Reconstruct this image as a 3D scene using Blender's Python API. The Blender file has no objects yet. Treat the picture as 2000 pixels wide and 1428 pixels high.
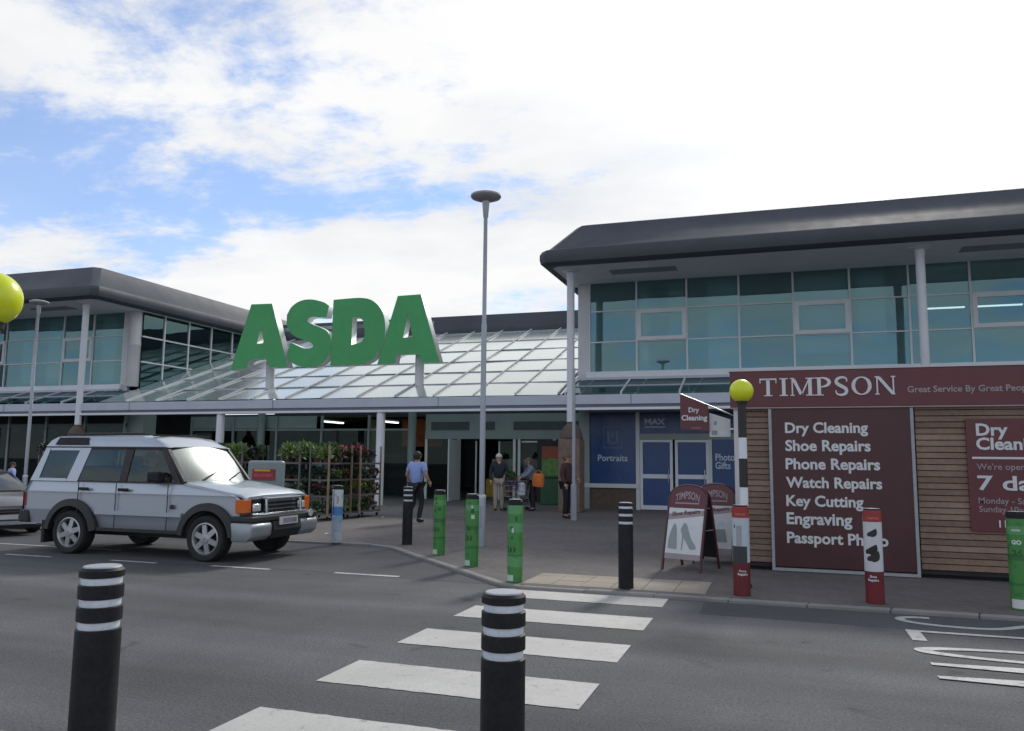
import bpy, bmesh, math, random
from mathutils import Vector, Matrix
R_ = math.radians
rnd = random.Random(7)
scene = bpy.context.scene
col = scene.collection

# ------------------------------------------------------------------ camera
cd = bpy.data.cameras.new('camera'); cam = bpy.data.objects.new('camera', cd); col.objects.link(cam)
cd.sensor_fit = 'HORIZONTAL'; cd.sensor_width = 36.0; cd.lens = 28.07
cd.clip_start = 0.05; cd.clip_end = 3000
cam.matrix_world = (Matrix.Translation((0, 0, 1.68)) @ Matrix.Rotation(R_(18.504), 4, 'Z')
                    @ Matrix.Rotation(R_(96.72), 4, 'X') @ Matrix.Rotation(R_(0.569), 4, 'Z'))
scene.camera = cam

# ------------------------------------------------------------------ sky, sun, exposure
SUN_AZ, SUN_EL = R_(8), R_(37)
SUN = Vector((math.sin(SUN_AZ)*math.cos(SUN_EL), math.cos(SUN_AZ)*math.cos(SUN_EL), math.sin(SUN_EL)))
CLOUD_OFF = (-6.21, -0.42, 0.0)
def make_world():
    w = bpy.data.worlds.new('World'); scene.world = w; w.use_nodes = True
    nt = w.node_tree; nt.nodes.clear(); N = nt.nodes.new; Lk = nt.links.new
    def math_(op, a, b=None, clamp=False):
        n = N('ShaderNodeMath'); n.operation = op; n.use_clamp = clamp
        for i, v in enumerate((a, b)):
            if v is None: continue
            if isinstance(v, (int, float)): n.inputs[i].default_value = v
            else: Lk(v, n.inputs[i])
        return n.outputs[0]
    out = N('ShaderNodeOutputWorld'); bg = N('ShaderNodeBackground'); Lk(bg.outputs[0], out.inputs[0])
    sky = N('ShaderNodeTexSky'); sky.sky_type = 'NISHITA'; sky.sun_disc = False
    sky.sun_elevation = SUN_EL; sky.sun_rotation = SUN_AZ; sky.air_density = 1.0; sky.dust_density = 0.1; sky.ozone_density = 4.0
    tc = N('ShaderNodeTexCoord'); sep = N('ShaderNodeSeparateXYZ'); Lk(tc.outputs['Generated'], sep.inputs[0])
    zc = math_('ADD', math_('MAXIMUM', sep.outputs[2], 0.0), 0.16)
    comb = N('ShaderNodeCombineXYZ'); Lk(math_('DIVIDE', sep.outputs[0], zc), comb.inputs[0]); Lk(math_('DIVIDE', sep.outputs[1], zc), comb.inputs[1])
    mp = N('ShaderNodeMapping'); Lk(comb.outputs[0], mp.inputs[0]); mp.inputs['Location'].default_value = CLOUD_OFF
    mp.inputs['Rotation'].default_value = (0, 0, R_(-25)); mp.inputs['Scale'].default_value = (0.75, 1.0, 1)
    def noise(scale, det, rough, dist=0.0, src=None):
        n = N('ShaderNodeTexNoise'); n.inputs['Scale'].default_value = scale; n.inputs['Detail'].default_value = det
        n.inputs['Roughness'].default_value = rough; n.inputs['Distortion'].default_value = dist
        Lk(src or mp.outputs[0], n.inputs['Vector']); return n.outputs['Fac']
    n1 = noise(0.85, 3, 0.5); n2 = noise(2.6, 8, 0.62, 0.35); n3 = noise(7.0, 6, 0.65, 0.2)
    # denser veil of cloud towards the sun
    dt = N('ShaderNodeVectorMath'); dt.operation = 'DOT_PRODUCT'; Lk(tc.outputs['Generated'], dt.inputs[0]); dt.inputs[1].default_value = SUN
    sd = math_('MAXIMUM', dt.outputs['Value'], 0.0)
    cov = math_('ADD', math_('ADD', math_('MULTIPLY', n1, 0.62), math_('MULTIPLY', n2, 0.36)), math_('MULTIPLY', n3, 0.26))
    cov = math_('ADD', cov, math_('MULTIPLY', math_('POWER', sd, 14.0), 0.17))
    mr = N('ShaderNodeMapRange'); mr.interpolation_type = 'SMOOTHSTEP'; Lk(cov, mr.inputs[0])
    mr.inputs[1].default_value = CLOUD_LO; mr.inputs[2].default_value = CLOUD_HI
    shade = noise(1.7, 5, 0.55)
    cr = N('ShaderNodeValToRGB'); Lk(shade, cr.inputs[0])
    cr.color_ramp.elements[0].position = 0.30; cr.color_ramp.elements[0].color = (0.76, 0.79, 0.84, 1)
    cr.color_ramp.elements[1].position = 0.6; cr.color_ramp.elements[1].color = (0.98, 0.98, 0.98, 1)
    glow = math_('ADD', 1.0, math_('MULTIPLY', math_('POWER', sd, 40.0), 1.6))
    cg = N('ShaderNodeVectorMath'); cg.operation = 'SCALE'; Lk(cr.outputs[0], cg.inputs[0]); Lk(glow, cg.inputs['Scale'])
    sk = N('ShaderNodeVectorMath'); sk.operation = 'SCALE'; Lk(sky.outputs[0], sk.inputs[0]); sk.inputs['Scale'].default_value = SKY_STR
    ti = N('ShaderNodeMixRGB'); ti.blend_type = 'MULTIPLY'; ti.inputs[0].default_value = 1; Lk(sk.outputs[0], ti.inputs[1]); ti.inputs[2].default_value = (.74, .94, 1.14, 1)
    # thin milky veil over the blue
    veil = N('ShaderNodeMixRGB'); Lk(math_('ADD', .24, math_('MULTIPLY', math_('POWER', math_('SUBTRACT', 1.0, math_('MAXIMUM', sep.outputs[2], 0.0)), 7.0), .6)), veil.inputs[0]); Lk(ti.outputs[0], veil.inputs[1]); Lk(cg.outputs[0], veil.inputs[2])
    mx = N('ShaderNodeMixRGB'); Lk(mr.outputs[0], mx.inputs[0]); Lk(veil.outputs[0], mx.inputs[1]); Lk(cg.outputs[0], mx.inputs[2])
    Lk(mx.outputs[0], bg.inputs['Color']); bg.inputs['Strength'].default_value = 1.0
CLOUD_LO, CLOUD_HI, SKY_STR = 0.54, 0.65, 0.15
make_world()
sl = bpy.data.lights.new('sun', 'SUN'); sl.energy = 2.1; sl.angle = R_(9); sl.color = (1.0, 0.95, 0.87)
so = bpy.data.objects.new('sun', sl); col.objects.link(so); so.location = (20, 30, 40)
so.rotation_euler = SUN.to_track_quat('Z', 'Y').to_euler()
vs = scene.view_settings
vs.view_transform = 'Standard'; vs.look = 'None'; vs.gamma = 1.0; vs.exposure = 0.0; vs.use_curve_mapping = False
scene.cycles.transparent_max_bounces = 24

# ------------------------------------------------------------------ materials
M = {}
def mat(name, c, rough=0.6, metal=0.0, var=0.12, vscale=3.0, bump=0.0, bscale=60.0, var2=0.0, v2scale=80.0, spec=0.5, coat=0.0, emit=None):
    m = bpy.data.materials.new(name); m.use_nodes = True; nt = m.node_tree; N = nt.nodes.new; Lk = nt.links.new
    b = nt.nodes['Principled BSDF']
    b.inputs['Roughness'].default_value = rough; b.inputs['Metallic'].default_value = metal
    b.inputs['Specular IOR Level'].default_value = spec; b.inputs['Coat Weight'].default_value = coat; b.inputs['Coat Roughness'].default_value = 0.08
    tc = N('ShaderNodeTexCoord')
    def nz(s, d=5, r=.6):
        n = N('ShaderNodeTexNoise'); n.inputs['Scale'].default_value = s; n.inputs['Detail'].default_value = d; n.inputs['Roughness'].default_value = r
        Lk(tc.outputs['Object'], n.inputs['Vector']); return n.outputs['Fac']
    def scl(src, fac, amt):
        mr = N('ShaderNodeMapRange'); Lk(fac, mr.inputs[0]); mr.inputs[1].default_value = .3; mr.inputs[2].default_value = .7
        mr.inputs[3].default_value = 1-amt; mr.inputs[4].default_value = 1+amt
        v = N('ShaderNodeVectorMath'); v.operation = 'SCALE'; Lk(src, v.inputs[0]); Lk(mr.outputs[0], v.inputs['Scale']); return v.outputs[0]
    rgb = N('ShaderNodeRGB'); rgb.outputs[0].default_value = (*c, 1); s = rgb.outputs[0]
    if var: s = scl(s, nz(vscale), var)
    if var2: s = scl(s, nz(v2scale, 3, .7), var2)
    Lk(s, b.inputs['Base Color'])
    if var and rough > .15:
        mr = N('ShaderNodeMapRange'); Lk(nz(vscale*2.3), mr.inputs[0]); mr.inputs[3].default_value = max(rough-.12, .02); mr.inputs[4].default_value = min(rough+.12, 1)
        Lk(mr.outputs[0], b.inputs['Roughness'])
    if bump:
        bp = N('ShaderNodeBump'); bp.inputs['Strength'].default_value = bump; bp.inputs['Distance'].default_value = .02
        Lk(nz(bscale, 4, .7), bp.inputs['Height']); Lk(bp.outputs[0], b.inputs['Normal'])
    if emit: b.inputs['Emission Color'].default_value = (*c, 1); b.inputs['Emission Strength'].default_value = emit
    M[name] = m; return m
def glass(name, tint, refl_tint=(1, 1, 1), base=0.04, gain=1.6, rough=0.01, wav=0.0, haze=0.0, hazec=(.72, .80, .76)):
    m = bpy.data.materials.new(name); m.use_nodes = True; nt = m.node_tree; N = nt.nodes.new; Lk = nt.links.new
    nt.nodes.remove(nt.nodes['Principled BSDF']); out = nt.nodes['Material Output']
    tr = N('ShaderNodeBsdfTransparent'); tr.inputs[0].default_value = (*tint, 1)
    gl = N('ShaderNodeBsdfGlossy'); gl.inputs['Color'].default_value = (*refl_tint, 1); gl.inputs['Roughness'].default_value = rough
    lw_ = N('ShaderNodeLayerWeight'); lw_.inputs[0].default_value = .5
    pw_ = N('ShaderNodeMath'); pw_.operation = 'POWER'; Lk(lw_.outputs['Facing'], pw_.inputs[0]); pw_.inputs[1].default_value = 4.0
    fr = N('ShaderNodeMath'); fr.operation = 'MULTIPLY_ADD'; Lk(pw_.outputs[0], fr.inputs[0]); fr.inputs[1].default_value = .96; fr.inputs[2].default_value = .04
    a = N('ShaderNodeMath'); a.operation = 'MULTIPLY_ADD'; a.use_clamp = True; Lk(fr.outputs[0], a.inputs[0]); a.inputs[1].default_value = gain; a.inputs[2].default_value = base
    if wav:
        tc = N('ShaderNodeTexCoord'); n = N('ShaderNodeTexNoise'); n.inputs['Scale'].default_value = .7; n.inputs['Detail'].default_value = 2
        Lk(tc.outputs['Object'], n.inputs['Vector']); bp = N('ShaderNodeBump'); bp.inputs['Strength'].default_value = wav; bp.inputs['Distance'].default_value = .1
        Lk(n.outputs['Fac'], bp.inputs['Height']); Lk(bp.outputs[0], gl.inputs['Normal'])
    mx = N('ShaderNodeMixShader'); Lk(a.outputs[0], mx.inputs[0]); Lk(tr.outputs[0], mx.inputs[1]); Lk(gl.outputs[0], mx.inputs[2]); Lk(mx.outputs[0], out.inputs[0])
    if haze:      # diffuse film: dirt on the canopy, an even milky tone on the upper windows
        df = N('ShaderNodeBsdfDiffuse'); df.inputs[0].default_value = (*hazec, 1); tl = N('ShaderNodeBsdfTranslucent'); tl.inputs[0].default_value = (*hazec, 1)
        m1 = N('ShaderNodeMixShader'); m1.inputs[0].default_value = .5; Lk(df.outputs[0], m1.inputs[1]); Lk(tl.outputs[0], m1.inputs[2])
        m2 = N('ShaderNodeMixShader'); m2.inputs[0].default_value = haze; Lk(mx.outputs[0], m2.inputs[1]); Lk(m1.outputs[0], m2.inputs[2]); Lk(m2.outputs[0], out.inputs[0])
    M[name] = m; return m

mat('asphalt', (.105, .106, .110), .82, var=.24, vscale=.4, bump=.8, bscale=70, var2=.40, v2scale=42, spec=.35)
mat('ground', (.09, .09, .092), .9, var=.15, vscale=.3, bump=.3, bscale=60, var2=.2)
mat('kerb', (.22, .215, .205), .85, var=.15, vscale=2, bump=.3, bscale=80, var2=.1)
mat('tactile', (.30, .26, .205), .8, var=.16, vscale=1.6, bump=.25, bscale=70, var2=.1)
mat('paint', (.46, .45, .42), .7, var=.10, vscale=1.3, bump=.25, bscale=120, var2=.12, v2scale=90)
mat('paintworn', (.44, .44, .43), .7, var=.16, vscale=1.6, bump=.25, bscale=120, var2=.2, v2scale=60)
mat('roofdark', (.052, .059, .072), .64, metal=.12, var=.16, vscale=.8)
mat('roofsunlit', (.30, .28, .285), .5, var=.08, vscale=.8)
mat('soffit', (.72, .72, .74), .6, var=.06, vscale=1)
mat('vent', (.26, .26, .27), .6)
mat('white', (.66, .69, .74), .4, var=.06, vscale=1.2)
mat('frame', (.60, .63, .64), .4, var=.05, vscale=1.2)
mat('pier', (.54, .545, .57), .5, var=.08, vscale=1)
mat('beam', (.44, .48, .56), .45, var=.07, vscale=.8)
mat('beamdark', (.13, .15, .18), .6)
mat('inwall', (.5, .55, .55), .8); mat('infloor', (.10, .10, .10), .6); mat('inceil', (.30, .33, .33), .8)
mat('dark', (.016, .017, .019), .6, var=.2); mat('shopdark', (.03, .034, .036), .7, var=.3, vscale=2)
mat('blind', (.42, .50, .54), .8, var=.12, vscale=6)
mat('header', (.26, .31, .31), .5, var=.08, vscale=1); mat('headerdark', (.05, .07, .08), .4)
mat('steelpost', (.33, .36, .41), .45, metal=.3, var=.08, vscale=2)
mat('brick', (.17, .125, .10), .85, var=.18, vscale=7, bump=.3, bscale=30)
mat('brickdark', (.11, .085, .07), .85, var=.18, vscale=7)
mat('green', (.044, .33, .10), .42, var=.07, vscale=1.5)
mat('letterside', (.80, .82, .80), .5, var=.04)
mat('vinylblue', (.022, .065, .20), .3, var=.10, vscale=1.2)
mat('vinyltext', (.48, .57, .68), .5, var=.1); mat('vinyltextdim', (.12, .19, .30), .5, var=.1)
mat('maroon', (.115, .027, .035), .4, var=.10, vscale=1.2); mat('maroondark', (.068, .021, .024), .4, var=.12, vscale=1.2)
mat('signwhite', (.62, .64, .66), .5, var=.06, vscale=3); mat('signdim', (.32, .26, .28), .5, var=.1)
mat('wood', (.205, .135, .098), .72, var=.22, vscale=1.1, bump=.2, bscale=40, var2=.14, v2scale=14)
mat('wood2', (.175, .113, .084), .72, var=.22, vscale=1.3, bump=.2, bscale=40, var2=.14, v2scale=14)
mat('wood3', (.24, .165, .122), .72, var=.22, vscale=1.0, bump=.2, bscale=40, var2=.14, v2scale=14)
mat('black', (.014, .015, .017), .55, var=.35, vscale=6, spec=.25, var2=.3, v2scale=40); mat('rubber', (.016, .016, .016), .8, var=.2, vscale=8, bump=.2, bscale=50)
mat('plastic', (.022, .023, .025), .6, var=.15, vscale=5)
mat('bandwhite', (.60, .66, .73), .4, var=.12, vscale=12, var2=.08, v2scale=60); mat('capgrey', (.32, .34, .36), .5, var=.12, vscale=10)
mat('globe', (.66, .74, .02), .25, var=.03)
mat('beaconwhite', (.70, .73, .77), .4, var=.05); mat('beaconblack', (.02, .018, .016), .5)
mat('silver', (.41, .455, .515), .33, metal=.5, var=0, coat=.5)
mat('silverlow', (.31, .345, .37), .4, metal=.4, var=0, coat=.2)
mat('chrome', (.62, .64, .66), .22, metal=1, var=0); mat('alloy', (.40, .41, .43), .4, metal=.6, var=0)
mat('orange', (.62, .13, .015), .15, var=.15, vscale=25, coat=.5); mat('lampglass', (.62, .66, .70), .08, metal=.3, var=.2, vscale=14, coat=1)
mat('plate', (.52, .52, .54), .4, var=.05); mat('platetext', (.20, .20, .24), .5, var=.4, vscale=9)
mat('seat', (.03, .03, .034), .9)
mat('skin', (.42, .25, .18), .6, var=.06, vscale=10); mat('hairdark', (.022, .016, .013), .7); mat('hairgrey', (.50, .49, .47), .8); mat('hairbrown', (.11, .07, .05), .7)
mat('shirtblue', (.26, .35, .66), .85, var=.10, vscale=6); mat('navy', (.016, .019, .03), .85); mat('trouser', (.014, .015, .02), .85); mat('beige', (.34, .30, .25), .85, var=.1, vscale=8)
mat('topgrey', (.15, .19, .25), .85); mat('bagorange', (.55, .15, .03), .7); mat('maroonjumper', (.07, .03, .032), .9); mat('shoe', (.018, .017, .016), .5)
mat('dkwall', (.05, .055, .06), .8)
mat('leaf', (.042, .10, .028), .65, var=.35, vscale=5); mat('leaf2', (.13, .21, .05), .65, var=.3, vscale=5); mat('leafdark', (.014, .034, .015), .65, var=.3, vscale=5)
mat('pink', (.42, .07, .15), .7, var=.25, vscale=8); mat('yellow', (.62, .52, .03), .7, var=.2, vscale=8); mat('purple', (.20, .08, .22), .7, var=.25, vscale=8); mat('petalwhite', (.6, .58, .6), .7); mat('peach', (.5, .22, .13), .7, var=.2)
mat('pot', (.09, .05, .035), .7, var=.15, vscale=6); mat('potblack', (.02, .02, .022), .6)
mat('rackmetal', (.12, .125, .125), .5, metal=.3, var=.15, vscale=4); mat('rackwood', (.26, .19, .13), .8, var=.18, vscale=6)
mat('bingreen', (.025, .10, .045), .5); mat('posterred', (.30, .06, .03), .5, var=.2, vscale=2); mat('postergreen', (.12, .26, .06), .5, var=.5, vscale=5)
mat('signgrey', (.22, .27, .28), .5, var=.08); mat('signred', (.30, .03, .03), .45, var=.2, vscale=6); mat('signyellow', (.6, .4, .05), .5)
mat('wiregrey', (.33, .34, .36), .35, metal=.8, var=.1); mat('banner', (.36, .10, .03), .8, var=.3, vscale=2)
mat('carblack', (.02, .021, .024), .3, var=.1, coat=.6); mat('carsilver2', (.17, .16, .158), .3, metal=.5, coat=.5, var=0)
mat('cabinglass', (.012, .014, .016), .08, var=0)
mat('lampunder', (.30, .31, .32), .5)
glass('facadeglass', (.42, .56, .58), (.44, .75, .82), base=.17, gain=1.0, wav=.025, haze=.25, hazec=(.40,.66,.68))
glass('sideglass', (.22, .34, .32), (.5, .8, .78), base=.10, gain=1.1, wav=.05)
glass('stripglass', (.4, .5, .5), (.34, .44, .46), base=.05, gain=1.0, rough=.05)
glass('canopyglass', (.60, .72, .68), (.95, 1, .98), base=.05, gain=2.0, rough=.16, wav=.03, haze=.22)
glass('shopglass', (.5, .56, .56), (.55, .68, .68), base=.0, gain=.7)
glass('carglass', (.48, .54, .54), (.75, .9, .9), base=.015, gain=1.2)
glass('screenglass', (.42, .48, .47), (.92, 1, .97), base=.12, gain=1.4, rough=.24)

def wear(name, lo, hi, under=(.10, .10, .104)):
    nt = M[name].node_tree; N = nt.nodes.new; Lk = nt.links.new; b = nt.nodes['Principled BSDF']; src = b.inputs['Base Color'].links[0].from_socket
    tc = N('ShaderNodeTexCoord'); n = N('ShaderNodeTexNoise'); n.inputs['Scale'].default_value = 11; n.inputs['Detail'].default_value = 9; n.inputs['Roughness'].default_value = .75; Lk(tc.outputs['Object'], n.inputs['Vector'])
    mr = N('ShaderNodeMapRange'); mr.interpolation_type = 'SMOOTHSTEP'; Lk(n.outputs['Fac'], mr.inputs[0]); mr.inputs[1].default_value = lo; mr.inputs[2].default_value = hi; mr.inputs[4].default_value = .85
    mx = N('ShaderNodeMixRGB'); Lk(mr.outputs[0], mx.inputs[0]); Lk(src, mx.inputs[1]); mx.inputs[2].default_value = (*under, 1); Lk(mx.outputs[0], b.inputs['Base Color'])
wear('paint', .54, .74); wear('paintworn', .50, .70)
def road_wear(name):
    """tyre-polished streaks along the road and scattered oil spots"""
    nt = M[name].node_tree; N = nt.nodes.new; Lk = nt.links.new; b = nt.nodes['Principled BSDF']; src = b.inputs['Base Color'].links[0].from_socket
    tc = N('ShaderNodeTexCoord'); mp = N('ShaderNodeMapping'); mp.inputs['Scale'].default_value = (.07, 1.1, 1); Lk(tc.outputs['Object'], mp.inputs[0])
    n = N('ShaderNodeTexNoise'); n.inputs['Scale'].default_value = 1.0; n.inputs['Detail'].default_value = 5; Lk(mp.outputs[0], n.inputs['Vector'])
    mr = N('ShaderNodeMapRange'); Lk(n.outputs['Fac'], mr.inputs[0]); mr.inputs[1].default_value = .35; mr.inputs[2].default_value = .65; mr.inputs[3].default_value = .80; mr.inputs[4].default_value = 1.2
    sc_ = N('ShaderNodeVectorMath'); sc_.operation = 'SCALE'; Lk(src, sc_.inputs[0]); Lk(mr.outputs[0], sc_.inputs['Scale'])
    n2 = N('ShaderNodeTexNoise'); n2.inputs['Scale'].default_value = 1.9; n2.inputs['Detail'].default_value = 4; n2.inputs['Distortion'].default_value = .6; Lk(tc.outputs['Object'], n2.inputs['Vector'])
    m2 = N('ShaderNodeMapRange'); m2.interpolation_type = 'SMOOTHSTEP'; Lk(n2.outputs['Fac'], m2.inputs[0]); m2.inputs[1].default_value = .64; m2.inputs[2].default_value = .72; m2.inputs[3].default_value = 1; m2.inputs[4].default_value = .68
    s2 = N('ShaderNodeVectorMath'); s2.operation = 'SCALE'; Lk(sc_.outputs[0], s2.inputs[0]); Lk(m2.outputs[0], s2.inputs['Scale']); Lk(s2.outputs[0], b.inputs['Base Color'])
road_wear('asphalt')
def paving_mat():
    m = mat('paving', (.125, .113, .108), .85, var=.18, vscale=.45, bump=.25, bscale=90, var2=.10, v2scale=40); nt = m.node_tree; N = nt.nodes.new; Lk = nt.links.new
    b = nt.nodes['Principled BSDF']; src = b.inputs['Base Color'].links[0].from_socket
    tc = N('ShaderNodeTexCoord'); mp = N('ShaderNodeMapping'); Lk(tc.outputs['Object'], mp.inputs[0]); mp.inputs['Rotation'].default_value = (0, 0, R_(45))
    br = N('ShaderNodeTexBrick'); Lk(mp.outputs[0], br.inputs['Vector']); br.inputs['Scale'].default_value = 1.0
    br.inputs['Brick Width'].default_value = .2; br.inputs['Row Height'].default_value = .1; br.inputs['Mortar Size'].default_value = .005; br.inputs['Mortar Smooth'].default_value = .3
    br.inputs['Color1'].default_value = (.88, .88, .88, 1); br.inputs['Color2'].default_value = (1.12, 1.1, 1.08, 1); br.inputs['Mortar'].default_value = (.6, .6, .6, 1)
    mx = N('ShaderNodeMixRGB'); mx.blend_type = 'MULTIPLY'; mx.inputs[0].default_value = 1; Lk(src, mx.inputs[1]); Lk(br.outputs[0], mx.inputs[2]); Lk(mx.outputs[0], b.inputs['Base Color'])
paving_mat()
def wrap_mat(name, stops, speck=None, amt=.25, nscale=9):
    """printed bollard wrap: colour bands up the height (object z), blotchy print"""
    m = bpy.data.materials.new(name); m.use_nodes = True; nt = m.node_tree; N = nt.nodes.new; Lk = nt.links.new; b = nt.nodes['Principled BSDF']
    b.inputs['Roughness'].default_value = .4
    tc = N('ShaderNodeTexCoord'); sp = N('ShaderNodeSeparateXYZ'); Lk(tc.outputs['Object'], sp.inputs[0])
    nz = N('ShaderNodeTexNoise'); nz.inputs['Scale'].default_value = nscale; nz.inputs['Detail'].default_value = 2; Lk(tc.outputs['Object'], nz.inputs['Vector'])
    cr = N('ShaderNodeValToRGB'); cr.color_ramp.interpolation = 'CONSTANT'; Lk(sp.outputs[2], cr.inputs[0])
    el = cr.color_ramp.elements
    while len(el) > 1: el.remove(el[-1])
    el[0].position = stops[0][0]; el[0].color = (*stops[0][1], 1)
    for p, c in stops[1:]:
        e = el.new(p); e.color = (*c, 1)
    s = cr.outputs[0]
    if speck:
        mr = N('ShaderNodeMapRange'); mr.interpolation_type = 'SMOOTHSTEP'; Lk(nz.outputs['Fac'], mr.inputs[0]); mr.inputs[1].default_value = .56; mr.inputs[2].default_value = .66; mr.inputs[4].default_value = amt
        mx = N('ShaderNodeMixRGB'); Lk(mr.outputs[0], mx.inputs[0]); Lk(s, mx.inputs[1]); mx.inputs[2].default_value = (*speck, 1); s = mx.outputs[0]
    Lk(s, b.inputs['Base Color']); M[name] = m
G1, G2, G3 = (.055, .23, .052), (.032, .15, .04), (.10, .30, .12)
wrap_mat('wrapgreen', [(0, G1), (.16, G1), (.27, G2), (.30, G1), (.55, G2), (.62, G1), (.84, G3), (.93, G1)], (.02, .13, .04), .6, 11)
wrap_mat('wrapgreen2', [(0, G1), (.20, G3), (.34, G2), (.36, G1), (.52, G1), (.66, G3), (.78, G1), (.9, G3)], (.025, .16, .04), .5, 10)
wrap_mat('wrapblue', [(0, (.42, .48, .54)), (.20, (.36, .44, .52)), (.42, (.22, .36, .55)), (.52, (.07, .22, .50)), (.69, (.55, .58, .61))], (.16, .22, .30), .5, 14)
wrap_mat('wrapred', [(0, (.13, .013, .02)), (.30, (.11, .011, .018)), (.40, (.46, .52, .58))], None)
wrap_mat('wrapred2', [(0, (.15, .013, .02)), (.24, (.12, .011, .018)), (.37, (.55, .58, .61))], None)

# ------------------------------------------------------------------ helpers
ORG = {}
class MB:
    def __init__(s): s.v = []; s.f = []; s.m = []; s.cur = 0
    def mi(s, i): s.cur = i; return s
    def add(s, vs, fs):
        o = len(s.v); s.v += [tuple(v) for v in vs]; s.f += [tuple(i+o for i in f) for f in fs]; s.m += [s.cur]*len(fs); return s
    def box(s, x0, x1, y0, y1, z0, z1):
        return s.add([(x0,y0,z0),(x1,y0,z0),(x1,y1,z0),(x0,y1,z0),(x0,y0,z1),(x1,y0,z1),(x1,y1,z1),(x0,y1,z1)],
                     [(0,3,2,1),(4,5,6,7),(0,1,5,4),(1,2,6,5),(2,3,7,6),(3,0,4,7)])
    def hexa(s, p): return s.add(p, [(0,3,2,1),(4,5,6,7),(0,1,5,4),(1,2,6,5),(2,3,7,6),(3,0,4,7)])
    def quad(s, a, b, c, d): return s.add([a, b, c, d], [(0,1,2,3)])
    def bar(s, p, q, w, h=None, up=(0,0,1)):
        p = Vector(p); q = Vector(q); h = h or w; d = (q-p).normalized(); u = Vector(up)
        if abs(d.dot(u)) > .98: u = Vector((1,0,0))
        sx = d.cross(u).normalized()*(w/2); sy = sx.cross(d).normalized()*(h/2)
        return s.hexa([p-sx-sy, p+sx-sy, p+sx+sy, p-sx+sy, q-sx-sy, q+sx-sy, q+sx+sy, q-sx+sy])
    def tube(s, pts, r, n=10, cap=True):
        pts = [Vector(p) for p in pts]; rs = r if isinstance(r, (list, tuple)) else [r]*len(pts)
        o = len(s.v); ref = None
        for i, p in enumerate(pts):
            d = (pts[min(i+1, len(pts)-1)]-pts[max(i-1, 0)]).normalized()
            if ref is None: ref = d.orthogonal().normalized()
            a = (ref-d*ref.dot(d)).normalized(); b = d.cross(a); ref = a
            for k in range(n):
                t = 2*math.pi*k/n; s.v.append(tuple(p+a*(rs[i]*math.cos(t))+b*(rs[i]*math.sin(t))))
        fs = [(o+i*n+k, o+i*n+(k+1) % n, o+(i+1)*n+(k+1) % n, o+(i+1)*n+k) for i in range(len(pts)-1) for k in range(n)]
        if cap: fs += [tuple(o+k for k in reversed(range(n))), tuple(o+(len(pts)-1)*n+k for k in range(n))]
        s.f += fs; s.m += [s.cur]*len(fs); return s
    def lathe(s, prof, c=(0,0,0), n=24, axis='z', cap=True):
        o = len(s.v); c = Vector(c)
        for (r, h) in prof:
            for k in range(n):
                t = 2*math.pi*k/n; a, b = r*math.cos(t), r*math.sin(t)
                s.v.append(tuple(c+(Vector((a, b, h)) if axis == 'z' else Vector((a, h, b)) if axis == 'y' else Vector((h, a, b)))))
        m = len(prof); fs = [(o+i*n+k, o+i*n+(k+1) % n, o+(i+1)*n+(k+1) % n, o+(i+1)*n+k) for i in range(m-1) for k in range(n)]
        if cap: fs += [tuple(o+k for k in reversed(range(n))), tuple(o+(m-1)*n+k for k in range(n))]
        s.f += fs; s.m += [s.cur]*len(fs); return s
    def prism(s, poly, a, b, axis='y'):
        f = {'y': lambda p, t: (p[0], t, p[1]), 'x': lambda p, t: (t, p[0], p[1]), 'z': lambda p, t: (p[0], p[1], t)}[axis]
        n = len(poly); vs_ = [f(p, a) for p in poly]+[f(p, b) for p in poly]
        return s.add(vs_, [tuple(range(n)), tuple(range(2*n-1, n-1, -1))]+[(i, (i+1) % n, n+(i+1) % n, n+i) for i in range(n)])
    def loft(s, rings, cap=True):
        o = len(s.v); n = len(rings[0])
        for r in rings: s.v += [tuple(p) for p in r]
        fs = [(o+i*n+k, o+i*n+(k+1) % n, o+(i+1)*n+(k+1) % n, o+(i+1)*n+k) for i in range(len(rings)-1) for k in range(n)]
        if cap: fs += [tuple(o+k for k in reversed(range(n))), tuple(o+(len(rings)-1)*n+k for k in range(n))]
        s.f += fs; s.m += [s.cur]*len(fs); return s
    def mesh(s, name, mats, org=(0,0,0), smooth=0, bevel=0, seg=2):
        me = bpy.data.meshes.new(name)
        me.from_pydata([(v[0]-org[0], v[1]-org[1], v[2]-org[2]) for v in s.v], [], s.f)
        for m in (mats if isinstance(mats, (list, tuple)) else [mats]): me.materials.append(M[m])
        me.polygons.foreach_set('material_index', s.m)
        bm = bmesh.new(); bm.from_mesh(me); bmesh.ops.recalc_face_normals(bm, faces=bm.faces)
        if bevel:
            es = [e for e in bm.edges if len(e.link_faces) == 2 and e.calc_face_angle(0) > R_(35)]
            bmesh.ops.bevel(bm, geom=es, offset=bevel, segments=seg, affect='EDGES', profile=.5, clamp_overlap=True)
        if smooth:
            for f in bm.faces: f.smooth = True
            for e in bm.edges: e.smooth = not (len(e.link_faces) == 2 and e.calc_face_angle(0) > R_(smooth))
        bm.to_mesh(me); bm.free(); return me
    def build(s, name, mats, parent=None, **kw):
        return link(name, s.mesh(name, mats, ORG.get(parent, (0,0,0)), **kw), parent)
def link(name, me, parent=None):
    o = bpy.data.objects.new(name, me); col.objects.link(o)
    if parent is not None: o.parent = parent; ORG[o] = ORG.get(parent, (0,0,0))
    return o
def tag(o, label, cat, group=None):
    o['label'] = label; o['category'] = cat
    if group: o['group'] = group
    return o
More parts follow.
